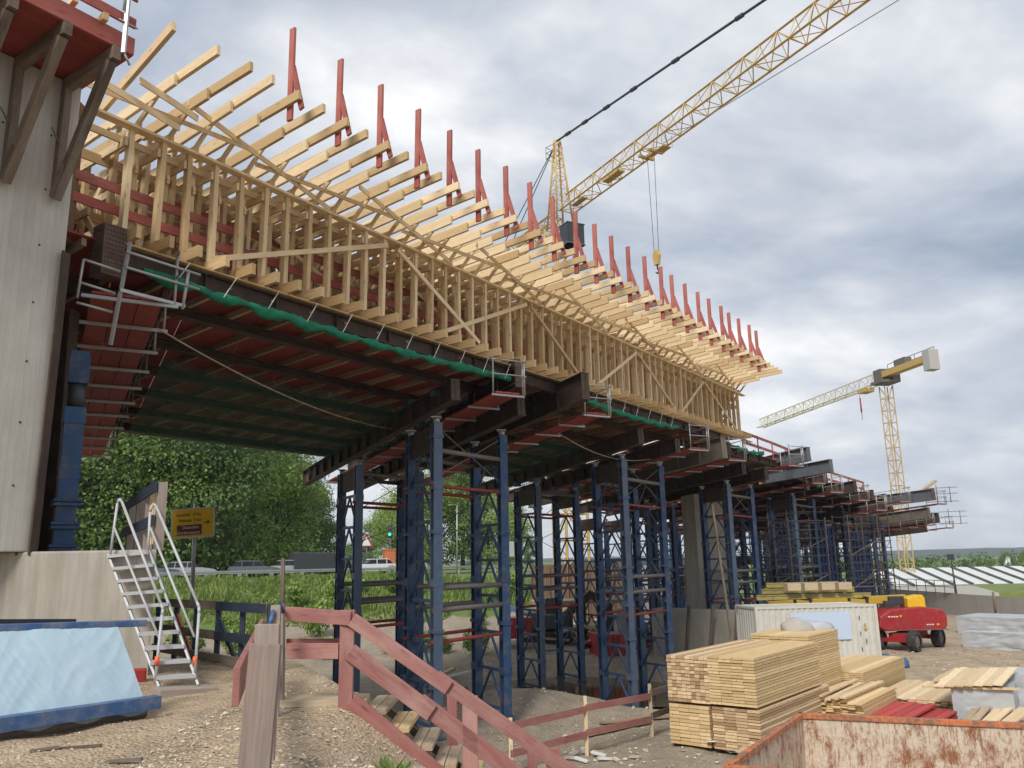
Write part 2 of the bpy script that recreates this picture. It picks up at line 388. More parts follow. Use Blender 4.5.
# gravel: loose stones near the camera (nobody could count them)
STONE = plain('gravel stones', (.54, .46, .35), .9, 0, .45, (.18, .14, .10), .4, 4)
g = MB(); rnd = random.Random(3)
def stone(mb, c, r):
    ax = [r*rnd.uniform(.6, 1.3), r*rnd.uniform(.6, 1.2), r*rnd.uniform(.35, .7)]; rot = Matrix.Rotation(rnd.uniform(0, 6.3), 3, 'Z') @ Matrix.Rotation(rnd.uniform(-.6, .6), 3, 'X')
    vs = [(1, 0, 0), (-1, 0, 0), (0, 1, 0), (0, -1, 0), (0, 0, 1), (0, 0, -1), (.6, .6, .5), (-.6, .55, .45), (.5, -.6, .5), (-.6, -.6, .4)]
    vs = [rot @ Vector((a*ax[0], b*ax[1], cc*ax[2])) + c for a, b, cc in vs]
    mb.add(vs, [(4, 6, 7), (4, 7, 9), (4, 9, 8), (4, 8, 6), (6, 0, 2), (7, 6, 2), (7, 2, 1), (9, 7, 1), (9, 1, 3), (8, 9, 3), (8, 3, 0), (6, 8, 0), (0, 5, 2), (2, 5, 1), (1, 5, 3), (3, 5, 0)], gc=vs)
cnt = 0
while cnt < 9000:
    y = 6.0 + rnd.random()**1.6*8; x = rnd.uniform(-.68, .12)*y
    if x > plat_edge(y)+2.8: continue
    k = noise.noise(Vector((x*1.1, y*1.1, 9)))
    dense = x > -3.4 and y < 12
    if not dense and rnd.random() < .62 - k: continue
    r = .006 + (.020 if dense else .012)*rnd.random()**2.2
    if rnd.random() < (.03 if dense else .012): r *= 1.9
    stone(g, Vector((x, y, gz(x, y)+r*.25)), r); cnt += 1
tag(g.build('gravel', STONE), 'loose pale gravel scattered over the sandy ground near the camera', 'gravel', kind='stuff')
g = MB()
for _ in range(3500):
    y = rnd.uniform(17, 50); x = rnd.uniform(-.14, .62)*y
    if x < plat_edge(y)+3: continue
    r = .02 + .06*rnd.random()**2.5; stone(g, Vector((x, y, gz(x, y)+r*.3)), r)
tag(g.build('rubble', STONE), 'scattered rubble stones on the lower site ground', 'rubble', kind='stuff')
def leafmat(name, cols, tr=.4):
    m, nt, bs = newmat(name); t = attr(nt, 'tint', 'Fac'); gcn = attr(nt, 'gc'); n_ = noise_(nt, gcn, .45, 3, .6)
    oi = nt.nodes.new('ShaderNodeObjectInfo')
    f = math_(nt, 'ADD', math_(nt, 'MULTIPLY', t, .45), math_(nt, 'ADD', math_(nt, 'MULTIPLY', n_, .55), math_(nt, 'MULTIPLY', math_(nt, 'SUBTRACT', oi.outputs['Random'], .5), .28)))
    c = ramp(nt, f, [(.2, cols[0]), (.5, cols[1]), (.8, cols[2])])
    nt.links.new(c, bs.inputs['Base Color']); bs.inputs['Roughness'].default_value = .6
    tb = nt.nodes.new('ShaderNodeBsdfTranslucent'); nt.links.new(c, tb.inputs[0]); mx = nt.nodes.new('ShaderNodeMixShader'); mx.inputs[0].default_value = tr
    nt.links.new(bs.outputs[0], mx.inputs[1]); nt.links.new(tb.outputs[0], mx.inputs[2]); nt.links.new(mx.outputs[0], nt.nodes['Material Output'].inputs[0]); return m
LEAF = leafmat('beech leaves', [(.08, .15, .03), (.22, .34, .065), (.40, .50, .14)])
LEAFD = leafmat('dark leaves', [(.055, .105, .03), (.15, .245, .06), (.28, .39, .10)])
GRASSM = leafmat('grass blades', [(.07, .12, .025), (.17, .25, .05), (.32, .38, .11)])
BARK = plain('bark', (.07, .055, .04), .9, 0, .3)
# tall grass on the bank
g = MB(); k = 0
while k < 26000:
    y = rnd.uniform(32, 74); x = rnd.uniform(-.62, .06)*y
    q = (x+30)*-.48 + (y-68)*.876
    if q < -21 + 3*noise.noise(Vector((x*.15, y*.15, 1))) or q > -1.5: continue
    if x/y > .04 and rnd.random() < .7: continue
    z = gz(x, y); h = rnd.uniform(.08, .5)*(1+1.2*noise.noise(Vector((x*.4, y*.4, 3)))); a = rnd.uniform(0, 6.3); ww = .05+.05*rnd.random()
    dx, dy = math.cos(a)*ww, math.sin(a)*ww; lx, ly = rnd.uniform(-.15, .15), rnd.uniform(-.15, .15)
    vs = [Vector((x-dx, y-dy, z-.03)), Vector((x+dx, y+dy, z-.03)), Vector((x+dx*.6+lx, y+dy*.6+ly, z+h*.7)), Vector((x+lx*1.8, y+ly*1.8, z+h))]
    g.add(vs, [(0, 1, 2, 3)], gc=vs); k += 1
tag(g.build('grass', GRASSM), 'tall bright green grass on the bank below the road', 'grass', kind='stuff')
g = MB(); k = 0
for cx, cy in ((-.95, 7.3), (-1.05, 7.0), (-.35, 7.1), (-.28, 7.3), (-1.5, 7.6)):      # weeds in the gravel
    for i in range(16):
        a = rnd.uniform(0, 6.3); l = rnd.uniform(.05, .14); b = Vector((cx+rnd.uniform(-.04, .04), cy+rnd.uniform(-.04, .04), 0)); b.z = gz(b.x, b.y)
        t_ = b + Vector((math.cos(a)*l, math.sin(a)*l, l*1.0)); s_ = Vector((-math.sin(a), math.cos(a), 0))*.012
        g.add([b-s_, b+s_, (b+t_)/2+s_*1.6, t_, (b+t_)/2-s_*1.6], [(0, 1, 2, 3, 4)])
tag(g.build('weeds', GRASSM), 'small green weeds sprouting from the gravel slope', 'weeds', kind='stuff')
# ================================================================== BRIDGE FALSEWORK
NF = 54; DS = .641; S0 = .16
# --- timber trestle frames (local axes: x outwards, y along the edge, z up from joist underside)
FRZ = 6.06
def frame_proto(post):
    loc = P(0, 0, FRZ); rz = -math.atan2(uv2.x, uv2.y)
    t = thing('timber_trestle', 'x', 'timber frame', loc, rz)
    z = lambda a: a - FRZ
    def bm(p, q, a, b, name, mat=W_NEW): return MB().beam(p, q, a, b).build(name, mat, t, local=True)
    bm((-3.4, 0, .13), (.60, 0, .13), .10, .24, 'joist', W_JOIST)
    bm((0, .0, z(6.31)), (0, 0, z(8.46)), .10, .16, 'stud')
    bm((-.75, .10, z(6.31)), (-.72, .10, z(8.5)), .10, .14, 'stud')
    bm((-1.55, -.04, z(6.31)), (-1.5, -.04, z(8.4)), .10, .14, 'stud')
    bm((-2.5, .07, z(6.31)), (-2.45, .07, z(8.3)), .10, .14, 'stud')
    bm((-2.4, .22, z(9.08)), (2.42, .22, z(9.40)), .075, .20, 'rafter')
    bm((-1.3, .30, z(8.3)), (-1.0, .30, z(9.1)), .07, .12, 'short_stud')
    bm((-3.4, .13, z(8.52)), (.1, .13, z(8.62)), .07, .2, 'upper_joist')
    bm((-1.0, .12, z(9.02)), (1.24, .12, z(9.20)), .07, .24, 'short_rafter')
    bm((.12, .02, z(8.52)), (.62, .16, z(9.16)), .055, .09, 'strut')
    bm((-2.6, -.10, z(8.12)), (.06, -.10, z(8.20)), .06, .18, 'ledger')
    bm((-2.6, .12, z(7.35)), (-.70, .12, z(7.42)), .06, .16, 'ledger')
    bm((-2.5, .13, z(6.4)), (-.75, .13, z(8.1)), .05, .12, 'brace')
    bm((-.80, -.14, z(6.5)), (-2.4, -.14, z(8.3)), .05, .12, 'brace')
    bm((-3.2, .30, z(7.75)), (-.2, .30, z(7.85)), .06, .18, 'ledger')
    bm((-3.1, -.22, z(6.9)), (-.9, -.22, z(6.95)), .06, .16, 'ledger')
    bm((-.35, .32, z(6.31)), (-.35, .32, z(8.45)), .09, .12, 'inner_stud')
    if post:
        g = MB().beam((2.04, .29, z(8.98)), (2.04, .29, z(11.1)), .15, .055, up=(0, 1, 0)); gp = g.build('guard_post', W_RED, t, local=True)
        MB().beam((2.40, .29, z(9.12)), (2.08, .29, z(10.2)), .05, .12, up=(1, 0, 0)).build('brace', W_RED, gp, local=True)
    return t
pr = frame_proto(True); pl = frame_proto(False)
ktab = {}
for r_ in (pr, pl):
    ktab[r_.name] = kids(r_)
    for k_ in ktab[r_.name]: ktab[k_.name] = kids(k_)
used = {0: False, 1: False}
for i in range(NF):
    post = (i % 2 == 1 and 3 <= i <= 49); src = pr if post else pl
    if not used[post]: o = src; used[post] = True
    else: o = copy_tree(src, None, ktab)
    o.rotation_euler = (random.uniform(-.012, .012), random.uniform(-.008, .008), o.rotation_euler.z)
    o.location = P(S0+i*DS, random.uniform(-.03, .03), FRZ); o.rotation_euler.z += random.uniform(-.012, .012)
    if i == 0: o['label'] = 'pale timber formwork frame closest to the concrete pier, without a guard post'
    elif i == NF-1: o['label'] = 'pale timber formwork frame at the far end of the fascia'
    elif i == 3: o['label'] = 'pale timber formwork frame whose red guard post stands tallest in the picture'
    elif i == 49: o['label'] = 'farthest pale timber formwork frame still carrying a red guard post'
    elif post: o['label'] = 'pale timber formwork frame with a red guard post on its projecting rafter'
    else: o['label'] = 'pale timber formwork frame whose projecting rafter has no guard post'
    o['group'] = 'timber formwork frames along the bridge edge'
def single(name, mb, mat, label, cat, group=None, kind=None, bevel=0): return tag(mb.build(name, mat, bevel=bevel), label, cat, group, kind)
# long timbers
single('top_rail', MB().beam(P(-.75, .10, 8.49), P(34.9, .10, 8.49), .22, .055), W_NEW, 'long flat timber rail capping the outer row of studs', 'rail')
single('long_rail', MB().beam(P(-.7, -.16, 8.28), P(34.8, -.16, 8.28), .05, .14), W_NEW, 'long timber rail just under the capping rail, behind the outer studs', 'rail')
single('bottom_plank', MB().beam(P(-.2, .17, 6.03), P(35.4, .17, 6.03), .16, .035), W_NEW, 'thin pale plank lying on the outermost dark girder under the joists', 'plank')
for k, zz in enumerate((7.27, 6.82)):
    single('red_board', MB().beam(P(-.95, -.22, zz), P(2.9, -.22, zz-.02), .04, .19), W_RED, ('upper' if k == 0 else 'lower') + ' short red board behind the first studs next to the pier', 'board', 'red boards behind the studs')
for k, (ww, zz, s1, s2) in enumerate(((-.98, 7.75, 1.8, 12), (-.98, 7.25, 1.2, 12), (-1.0, 7.6, 11.5, 23), (-1.0, 7.1, 11.5, 23), (-1.0, 7.55, 22.6, 34), (-1.0, 7.05, 22.6, 34), (-.62, 7.05, 3.0, 20), (-.62, 6.62, 3.0, 20), (-.62, 7.05, 19.6, 34), (-.62, 6.62, 19.6, 34))):
    single('red_board', MB().beam(P(s1, ww, zz), P(s2, ww, zz-.03), .04, .20), W_RED,
           ('upper' if k % 2 == 0 else 'lower') + ' long red board ' + ('deep inside the near third of the fascia', 'deep inside the middle third of the fascia', 'deep inside the far third of the fascia', 'low behind the studs of the near half', 'low behind the studs of the far half')[k//2], 'board', 'red boards behind the studs')
for k, (ww, zz) in enumerate(((-.84, 8.05), (-1.62, 7.85), (-1.62, 7.15), (-2.4, 7.6), (-2.4, 6.9))):
    single('inner_board', MB().beam(P(-.6, ww, zz), P(34.3, ww, zz-.04), .045, .20), W_JOIST, ('pale lengthwise board on the second stud row', 'upper pale lengthwise board on the third stud row', 'lower pale lengthwise board on the third stud row', 'upper pale lengthwise board on the innermost studs', 'lower pale lengthwise board on the innermost studs')[k], 'board', 'lengthwise boards inside the formwork')
# diagonals on the outer face
diag = [(2.1, 6.35, 7.3, 8.3), (7.7, 8.3, 11.3, 6.45), (9.6, 6.42, 13.9, 8.32), (14.2, 8.3, 17.3, 6.45), (18.6, 6.4, 22.0, 8.3), (22.1, 8.3, 25.6, 6.45), (26.3, 6.4, 29.2, 8.3), (29.3, 8.3, 33.3, 6.5)]
dl = ['lowest, nearly flat brace rising from beside the first scaffold bracket', 'steep brace leaning down to the right above the white tied net', 'brace rising to the right above the end of the green net', 'brace dropping towards the dark crossbeam end', 'brace rising from above the dark crossbeam end', 'brace dropping towards the middle of the fascia bottom in its far half', 'brace rising to the peak near the far end', 'last brace dropping to the far lower corner']
for (a, za, b, zb), l in zip(diag, dl):
    single('diagonal_brace', MB().beam(P(a, .11, za), P(b, .11, zb), .035, .12), W_NEW, 'pale timber ' + l, 'brace', 'diagonal braces nailed on the outer studs')
idl = [(3.0, 8.3, 8.2, 6.4), (8.5, 8.2, 13, 6.4), (14, 8.2, 19, 6.4), (20, 8.2, 25, 6.4)]
for i, (a, za, b, zb) in enumerate(idl):
    single('diagonal_brace', MB().beam(P(a, -.85, za), P(b, -.85, zb), .035, .11), W_NEW, 'pale timber brace deep behind the outer studs, ' + ('nearest the pier', 'above the net\'s tied end', 'above the dark crossbeam end', 'in the far half of the fascia')[i], 'brace', 'diagonal braces behind the outer studs')
names_ = ['first, next to the pier', 'second from the pier', 'third from the pier', 'fourth from the pier', 'fifth from the pier', 'sixth from the pier', 'last, at the far corner']
for i in range(7):
    a = .9 + i*4.75
    single('sloping_board', MB().beam(P(a, .70, 9.18), P(a+4.3, .16, 8.56), .03, .12), W_NEW, 'pale sloping board over the raking struts, '+names_[i], 'brace', 'boards sloping down over the raking struts')
    single('stay_board', MB().beam(P(a-2.8, .32, 8.76), P(a+1.6, .52, 8.92), .03, .10), W_NEW, 'thin pale board rising behind the raking struts, '+names_[i], 'brace', 'thin boards rising behind the raking struts')
single('loose_board', MB().beam(P(-.25, .9, 9.02), P(1.1, .75, 8.9), .03, .14), W_NEW, 'short loose board nailed across the first raking struts', 'board')
single('loose_board', MB().beam(P(-.75, .55, 8.86), P(.9, .45, 8.7), .03, .14), W_NEW, 'short board just above the capping rail beside the pier bracket', 'board')
# first steep long timber by the platform
single('long_timber', MB().beam(at(100, 112, 14.7), at(174, 26, 13.0), .08, .2), W_NEW, 'steeply rising long timber next to the red platform corner', 'beam')
single('end_post', MB().beam(P(-.85, -.3, 5.9), P(-.85, -.3, 8.7), .35, .30), W_PLYBR, 'wide brown timber post closing the formwork beside the pier', 'post')
single('end_formwork', MB().beam(P(-1.1, -3.6, 7.2), P(-1.1, -.5, 7.2), .06, 2.2), W_PLYBR, 'brown formwork panel closing the near end behind the pier', 'panel')
mb = MB().beam(P(-.15, .12, 5.30), P(-.15, .12, 6.28), .42, .40, up=N3)
pt = mb.build('perforated_plate', PERF); tag(pt, 'rust brown perforated steel block hanging at the first studs beside the pier', 'steel plate')
mb = MB()
for i in range(6):
    for j in range(11): mb.tube(P(-.36, -.03+i*.06-.03, 5.36+j*.088) + nv2.to_3d()*.0, P(-.368, -.03+i*.06-.03, 5.36+j*.088), .013, 6)
for i in range(6):
    for j in range(11): mb.tube(P(-.30+i*.06, .335, 5.36+j*.088), P(-.30+i*.06, .325, 5.36+j*.088), .013, 6)
mb.build('hole', BLACK, pt)
# inner web panels and core so that the formwork is dense
for k in range(5):
    a = -.6 + k*6.8
    t = thing('web_formwork', 'brown sloping plywood web formwork inside the frames, ' + ('next to the pier', 'second bay from the pier', 'middle bay', 'fourth bay', 'far bay')[k], 'formwork', P(a, -2.9, 6.1), group='web formwork panels')
    MB().beam(P(a, -2.95, 7.5), P(a+6.6, -2.95, 7.5), .03, 2.5).build('plywood', W_PLYBR, t)
    mb = MB()
    for j in range(4): mb.beam(P(a, -2.87, 6.5+j*.5), P(a+6.6, -2.87, 6.5+j*.5), .08, .12)
    mb.build('waler', W_NEW, t)

# --- rows: (s of front leg line F1, s of F2) at w = -1
ROWG = [(10.6, 13.9), (22.4, 26.0), (34.4, 38.0), (45.8, 50.2), (58.0, 61.5), (68.0, 71.4)]
WF = -12.2   # far edge of the soffit
bay = [(-12, .09), (.12, 12.9), (13.2, 15.9), (16.2, 28.3), (28.6, 31.0), (31.3, 40.4), (43.4, 52.6), (53, 62.4)]
bl = ['bay hidden mostly by the pier', 'near bay between pier and first tower row', 'narrow strip over the first tower row', 'second bay behind the first tower row', 'narrow strip over the second tower row', 'third bay past the timber fascia', 'fourth bay', 'farthest bay']
for b, (sa, sb) in enumerate(bay):
    single('edge_board', MB().beam(PR(sa, WF, 5.80-(0, 0, 0, 0, 0, .55, .9, 1.2)[b]), PR(sb, WF, 5.80-(0, 0, 0, 0, 0, .55, .9, 1.2)[b]), .05, .50), W_UNDER, 'far edge closing board of the soffit, '+bl[b], 'board', 'soffit edge boards')
    # skewed panel: corners follow the row direction
    def cr(s, w, z, o=(0, 0, 0, 0, 0, .55, .9, 1.2)[b]): return PR(s, w, z - o)
    t = thing('soffit_formwork', 'red plywood soffit seen from below, '+bl[b], 'soffit formwork', cr(sa, 0, 6.0), group='soffit panels')
    mb = MB(); nwp = 9; nsp = max(2, int((sb-sa)/1.6))
    for i in range(nsp):
        for j in range(nwp):
            s1 = sa+(sb-sa)*i/nsp; s2 = sa+(sb-sa)*(i+1)/nsp - .015; w1 = .05+(WF-.05)*j/nwp; w2 = .05+(WF-.05)*(j+1)/nwp + .012
            vs = [cr(s1, w1, 5.995), cr(s2, w1, 5.995), cr(s2, w2, 5.995), cr(s1, w2, 5.995)]; vs += [q+Vector((0, 0, .03)) for q in vs]
            mb.add(vs, [(0, 1, 2, 3)[::-1], (4, 5, 6, 7), (0, 1, 5, 4), (1, 2, 6, 5), (2, 3, 7, 6), (3, 0, 4, 7)])
    mb.build('plywood', W_PLYRED, t)
    s1 = sa + .25
    while s1 < sb - SK*WF - .3:
        wa_ = min(0.0, (sb-.1-s1)/SK); wb_ = max(WF, (sa+.1-s1)/SK)
        if wa_ - wb_ > .5: MB().beam(cr(s1+SK*wa_, wa_, 5.91), cr(s1+SK*wb_, wb_, 5.91), .09, .15).build('joist', W_UNDER, t)
        s1 += 1.12
    gpos = [0.0] + [-1.6 - 2.1*j for j in range(6)]
    lab = ['outermost', 'second', 'third', 'fourth', 'fifth', 'sixth', 'farthest back']
    for gi, ww in enumerate(gpos):
        if b == 0 and gi == 0: continue
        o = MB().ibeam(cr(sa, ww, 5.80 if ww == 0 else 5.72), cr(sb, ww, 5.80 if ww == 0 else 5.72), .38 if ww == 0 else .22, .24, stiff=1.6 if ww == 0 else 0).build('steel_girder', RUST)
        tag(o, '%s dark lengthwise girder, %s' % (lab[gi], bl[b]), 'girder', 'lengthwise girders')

# --- header beams across, on the towers
def header(s0, wn, wf, zt, h, label, mat=RUST, bf=.32, stiff=1.5, plate=None):
    t = thing('header_beam', label, 'crossbeam', PR(s0, wn, zt, 0), group='crossbeams on the towers')
    a = PR(s0, wn, zt-h/2); b_ = PR(s0, wf, zt-h/2)
    MB().ibeam(a, b_, h, bf, .035, .022, stiff=stiff).build('beam', mat, t)
    if plate:
        d = (a-b_).normalized(); MB().beam(a, a+d*.05, bf*1.02, h*1.02).build('end_plate', plate, t)
    return t
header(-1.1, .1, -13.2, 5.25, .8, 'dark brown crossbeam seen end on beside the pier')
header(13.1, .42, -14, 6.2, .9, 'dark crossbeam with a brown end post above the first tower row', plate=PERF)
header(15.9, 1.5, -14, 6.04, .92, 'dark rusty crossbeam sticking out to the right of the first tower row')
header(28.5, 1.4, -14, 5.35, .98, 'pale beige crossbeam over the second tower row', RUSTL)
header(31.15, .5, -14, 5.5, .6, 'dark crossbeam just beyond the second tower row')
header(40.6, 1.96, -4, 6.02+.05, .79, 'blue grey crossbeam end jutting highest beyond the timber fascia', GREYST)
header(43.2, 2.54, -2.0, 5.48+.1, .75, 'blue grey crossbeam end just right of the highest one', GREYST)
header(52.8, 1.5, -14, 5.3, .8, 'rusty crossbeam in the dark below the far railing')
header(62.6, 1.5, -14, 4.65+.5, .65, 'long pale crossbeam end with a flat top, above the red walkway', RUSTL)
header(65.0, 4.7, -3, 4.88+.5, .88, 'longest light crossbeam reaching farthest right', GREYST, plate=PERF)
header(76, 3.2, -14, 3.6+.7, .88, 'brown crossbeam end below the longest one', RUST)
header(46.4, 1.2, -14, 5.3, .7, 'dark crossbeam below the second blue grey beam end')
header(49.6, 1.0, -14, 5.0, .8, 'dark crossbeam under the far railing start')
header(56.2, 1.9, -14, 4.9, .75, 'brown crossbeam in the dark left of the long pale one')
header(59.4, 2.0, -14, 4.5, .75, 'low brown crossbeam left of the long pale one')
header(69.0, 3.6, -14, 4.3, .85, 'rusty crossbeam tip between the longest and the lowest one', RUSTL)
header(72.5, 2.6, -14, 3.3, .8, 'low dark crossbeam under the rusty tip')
# --- lower cross beams on the leg lines (heads of the towers)
TOPZ = 4.05
for r_, (fa, fb) in enumerate(ROWG):
    for q, s_ in enumerate((fa, fb)):
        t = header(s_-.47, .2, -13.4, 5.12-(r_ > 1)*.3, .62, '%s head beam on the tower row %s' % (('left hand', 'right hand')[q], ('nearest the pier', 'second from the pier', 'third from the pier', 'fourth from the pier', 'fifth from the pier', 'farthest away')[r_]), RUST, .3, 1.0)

single('abutment_wall', MB().beam(PR(-2.5, -1.0, 3.0), PR(-2.5, -14, 3.0), .3, 5.4), W_PLYBR, 'dark brown boarded abutment face receding behind the pier and the thick blue prop', 'wall')
# --- support towers
def leg_mb(mb, b, tp, yaw):
    d = Vector((math.cos(yaw), math.sin(yaw), 0))
    mb.ibeam(b, tp, .27, .27, .035, .03, up=d)
    return mb
def tower(F1, F2, rdir, zb, zt, label, group, pipes=True, deep=1.9, scale=1.0, fine=True):
    rd = Vector((rdir.x, rdir.y, 0)).normalized(); e = (F2-F1); e.z = 0; e.normalize()
    t = thing('support_tower', label, 'shoring tower', (F1.x, F1.y, zb), group=group)
    pts = []
    for k, (f, dp) in enumerate(((F1, 0), (F1, deep), (F2, 0), (F2, deep))):
        p = Vector((f.x, f.y, 0)) + rd*dp; top = zt - .08*dp*.9
        mb = MB(); leg_mb(mb, Vector((p.x, p.y, zb)), Vector((p.x, p.y, top)), math.atan2(rd.y, rd.x))
        if fine:
            z = zb + .12
            while z < top:
                mb.box((p.x, p.y, z), (.34, .34, .045), math.atan2(rd.y, rd.x)); mb.box((p.x, p.y, z+.055), (.34, .34, .045), math.atan2(rd.y, rd.x))
                mb.box((p.x, p.y, z+1.35), (.30, .30, .22), math.atan2(rd.y, rd.x)); z += 2.75
        lg = mb.build('leg', BLUEL if (k in (0, ) and fine) else BLUE, t)
        mb = MB().tube((p.x, p.y, top), (p.x, p.y, top+.16), .10, 10); mb.box((p.x, p.y, top+.17), (.3, .3, .03)); mb.build('screw_jack', GALV, lg)
        MB().box((p.x, p.y, zb-.04), (.7, .7, .16), math.atan2(rd.y, rd.x)).build('base_plate', W_DARK, lg)
        pts.append(p)
    for a, b in ((0, 1), (2, 3)):
        mb = MB(); z = zb+.35; H = 1.12; pa, pb = pts[a], pts[b]; o = rd*.15
        zs = []
        while z < zt-.25: zs.append(z); z += H
        for z in zs: mb.beam(pa+o+Z3*z, pb-o+Z3*z, .09, .09)
        mid = (pa+pb)/2
        for z0, z1 in zip(zs, zs[1:]):
            mb.beam(pa+o+Z3*(z0+.05), mid+Z3*(z1-.03), .06, .06); mb.beam(pb-o+Z3*(z0+.05), mid+Z3*(z1-.03), .06, .06)
        mb.build('lattice_frame', BLUE, t)
    for a, b in ((0, 1), (2, 3)):
        MB().beam(pts[a]+Z3*(zt-.45), pts[b]+Z3*(zt-.5), .10, .75).build('head_plate', RUST, t)
    if pipes:
        for z, m_ in ((-.68, GALVD), (-1.28, GALVD), (3.25, GALVD), (-2.15, REDTUBE), (2.2, REDTUBE)):
            if z < zb+.4: continue
            for a, b in ((0, 2), (1, 3)):
                ex = .25 if m_ is REDTUBE else .12
                MB().tube(pts[a]-e*ex+Z3*z, pts[b]+e*ex+Z3*z, .055 if m_ is REDTUBE else .075, 8).build('cross_tube', m_, t)
        for a, b, z0, z1 in ((0, 2, zt-1.6, zt-.1), (1, 3, .6, zt-2.0)):
            for y0, y1 in ((z0, z1), (z1, z0)): MB().tube(pts[a]+Z3*y0, pts[b]+Z3*y1, .016, 5).build('tie_rod', GALVD, t)
    return t
RD = Vector((-.5, .866, 0))
rn = ['first row by the wooden stairs', 'second row by the puddle', 'third row beside the concrete column', 'fourth row behind the white container', 'fifth row', 'farthest row']
cn = ['front tower', 'second tower back', 'rear tower']
for r_, (fa, fb) in enumerate(ROWG):
    nback = 2 if r_ < 2 else 3
    for k in range(nback):
        off = RD*(6.7*k)
        F1 = P(fa, -1, 0)+off; F2 = P(fb, -1, 0)+off; F1.z = F2.z = 0
        if k == 2: F1 -= RD*1.5; F2 -= RD*1.5
        mid = (F1+F2)/2 + RD*.8
        zb = min(gz(F1.x, F1.y, 0), gz(F2.x, F2.y, 0), gz(mid.x, mid.y, 0)) + .12
        if r_ == 0: zb = -4.75 if k == 0 else -4.6
        zt = TOPZ - .45*k*1.15 - (.25 if r_ > 1 else 0) - (.25 if r_ > 3 else 0)
        tower(F1, F2, RD, zb, zt, 'blue lattice shoring tower, %s of the %s' % (cn[k], rn[r_]), 'blue shoring towers', fine=r_ < 4)
# blue leg on the concrete block beside the pier
t = thing('steel_prop', 'single thick blue steel prop standing on the concrete block beside the pier', 'prop', (-7.75, 14.7, .25))
a = Vector((-7.98, 14.7, 0))
mb = MB().ibeam(a+Z3*.35, a+Z3*2.9, .32, .32, .05, .04, up=(.5, -.86, 0))
for z in (.36, .75, 1.15): mb.box(a+Z3*z, (.46, .46, .05), .6); mb.box(a+Z3*(z+.07), (.46, .46, .05), .6)
mb.box(a+Z3*1.7, (.34, .34, .2), R(30)); mb.box(a+Z3*2.75, (.35, .35, .3), R(30)); mb.build('leg', BLUE, t)
MB().tube(a+Z3*2.9, a+Z3*3.35, .15, 12).build('jack', DARKM, t)
mb = MB().box(a+Z3*3.6, (.34, .34, .5), R(30)); mb.box(a+Z3*3.9, (.3, .3, .1), R(30)); mb.build('head', BLUE, t)
MB().box(a+Z3*.29, (.7, .7, .09), R(30)).build('base_plate', RUST, t)
single('steel_prop', MB().ibeam(Vector((-8.75, 15.6, .25)), Vector((-8.72, 15.4, 5.0)), .34, .34, .04, .03), RUST, 'dark brown leaning prop behind the thick blue prop', 'prop')
single('steel_prop', MB().ibeam(Vector((-7.55, 12.9, .25)), Vector((-7.5, 12.9, 5.2)), .22, .22, .03, .03), RUST, 'slim dark steel prop tight against the right edge of the pier', 'prop')

# --- walkways under the crossbeams
def walkway(s0, wn, wf, z0, label, width=.85, near=None, step=1.55):
    t = thing('walkway', label, 'walkway', PR(s0, wn, z0), group='red plank walkways under the bridge')
    a = PR(s0, wn, z0); b = PR(s0, wf, z0); d = (b-a).normalized(); e = Vector((d.y, -d.x, 0)).normalized()   # e points to +u side
    L = (b-a).length; mb = MB()
    for k in range(3):
        o = e*(k-1)*width/3; x = 0
        while x < L-.2:
            l2 = min(L, x+random.uniform(2.6, 3.4)); mb.beam(a+o+d*x+Z3*random.uniform(0, .015), a+o+d*(l2-.03)+Z3*random.uniform(0, .015), width/3-.02, .05); x = l2
    mb.build('deck', W_PLYRED, t)
    n = int(L/step)
    for i in range(n+1):
        c = a + d*(L*i/n + (.06 if i == 0 else 0))
        MB().beam(c - e*width*.62 - Z3*.06, c + e*width*.72 - Z3*.06, .06, .06).build('bracket', GALV, t)
        MB().tube(c + e*width*.66 - Z3*.06, c + e*width*.66 + Z3*1.05, .028, 6).build('post', GALV if i < 3 else GALVD, t)
    mb = MB()
    for h in (.5, .98): mb.tube(a + e*width*.66 + Z3*h - d*.15, b + e*width*.66 + Z3*h + d*.3, .022, 6)
    mb.build('handrail', GALVD, t)
    if near:
        mb = MB()
        for k in (-.62, .66): mb.tube(a + e*width*k - Z3*.06 - d*.05, a + e*width*k + Z3*1.1 - d*.05, .028, 6)
        for h in (.55, 1.0): mb.tube(a - e*width*.7 + Z3*h - d*.05, a + e*width*.75 + Z3*h - d*.05, .022, 6)
        mb.build('end_guard', GALV, t)
    return t
walkway(.35, .2, -13.8, 5.02, 'red plank walkway closest to the pier, seen from right below', 1.25)
walkway(12.35, .55, -14.3, 4.98, 'red plank walkway with white brackets over the first tower row', near=1)
walkway(17.5, .8, -14, 5.0, 'red plank walkway just right of the first tower row', near=1)
walkway(26.9, .7, -14, 4.75, 'red plank walkway over the second tower row', near=1)
walkway(32.0, .6, -14, 4.75, 'red plank walkway right of the second tower row', near=1)
walkway(39.0, 1.6, -14, 4.95, 'red plank walkway under the left blue grey beam end', near=1)
walkway(44.6, 1.2, -14, 4.5, 'lower red plank walkway beneath the green net end', near=1)
walkway(61.2, 3.2, -14, 4.35, 'red plank walkway below the longest light crossbeam', near=1)
walkway(66.4, 5.0, -14, 4.3, 'walkway reaching out beyond the longest light crossbeam', near=1)
walkway(77.5, 3.8, -14, 3.0, 'lowest and farthest red plank walkway', near=1)
walkway(48.0, 1.4, -14, 4.2, 'red plank walkway between the blue towers of the fourth row', near=1)
walkway(54.4, 1.6, -14, 4.1, 'red plank walkway between the fourth and fifth rows', near=1)
walkway(58.0, 2.0, -14, 3.6, 'low red plank walkway at the fifth row', near=1)
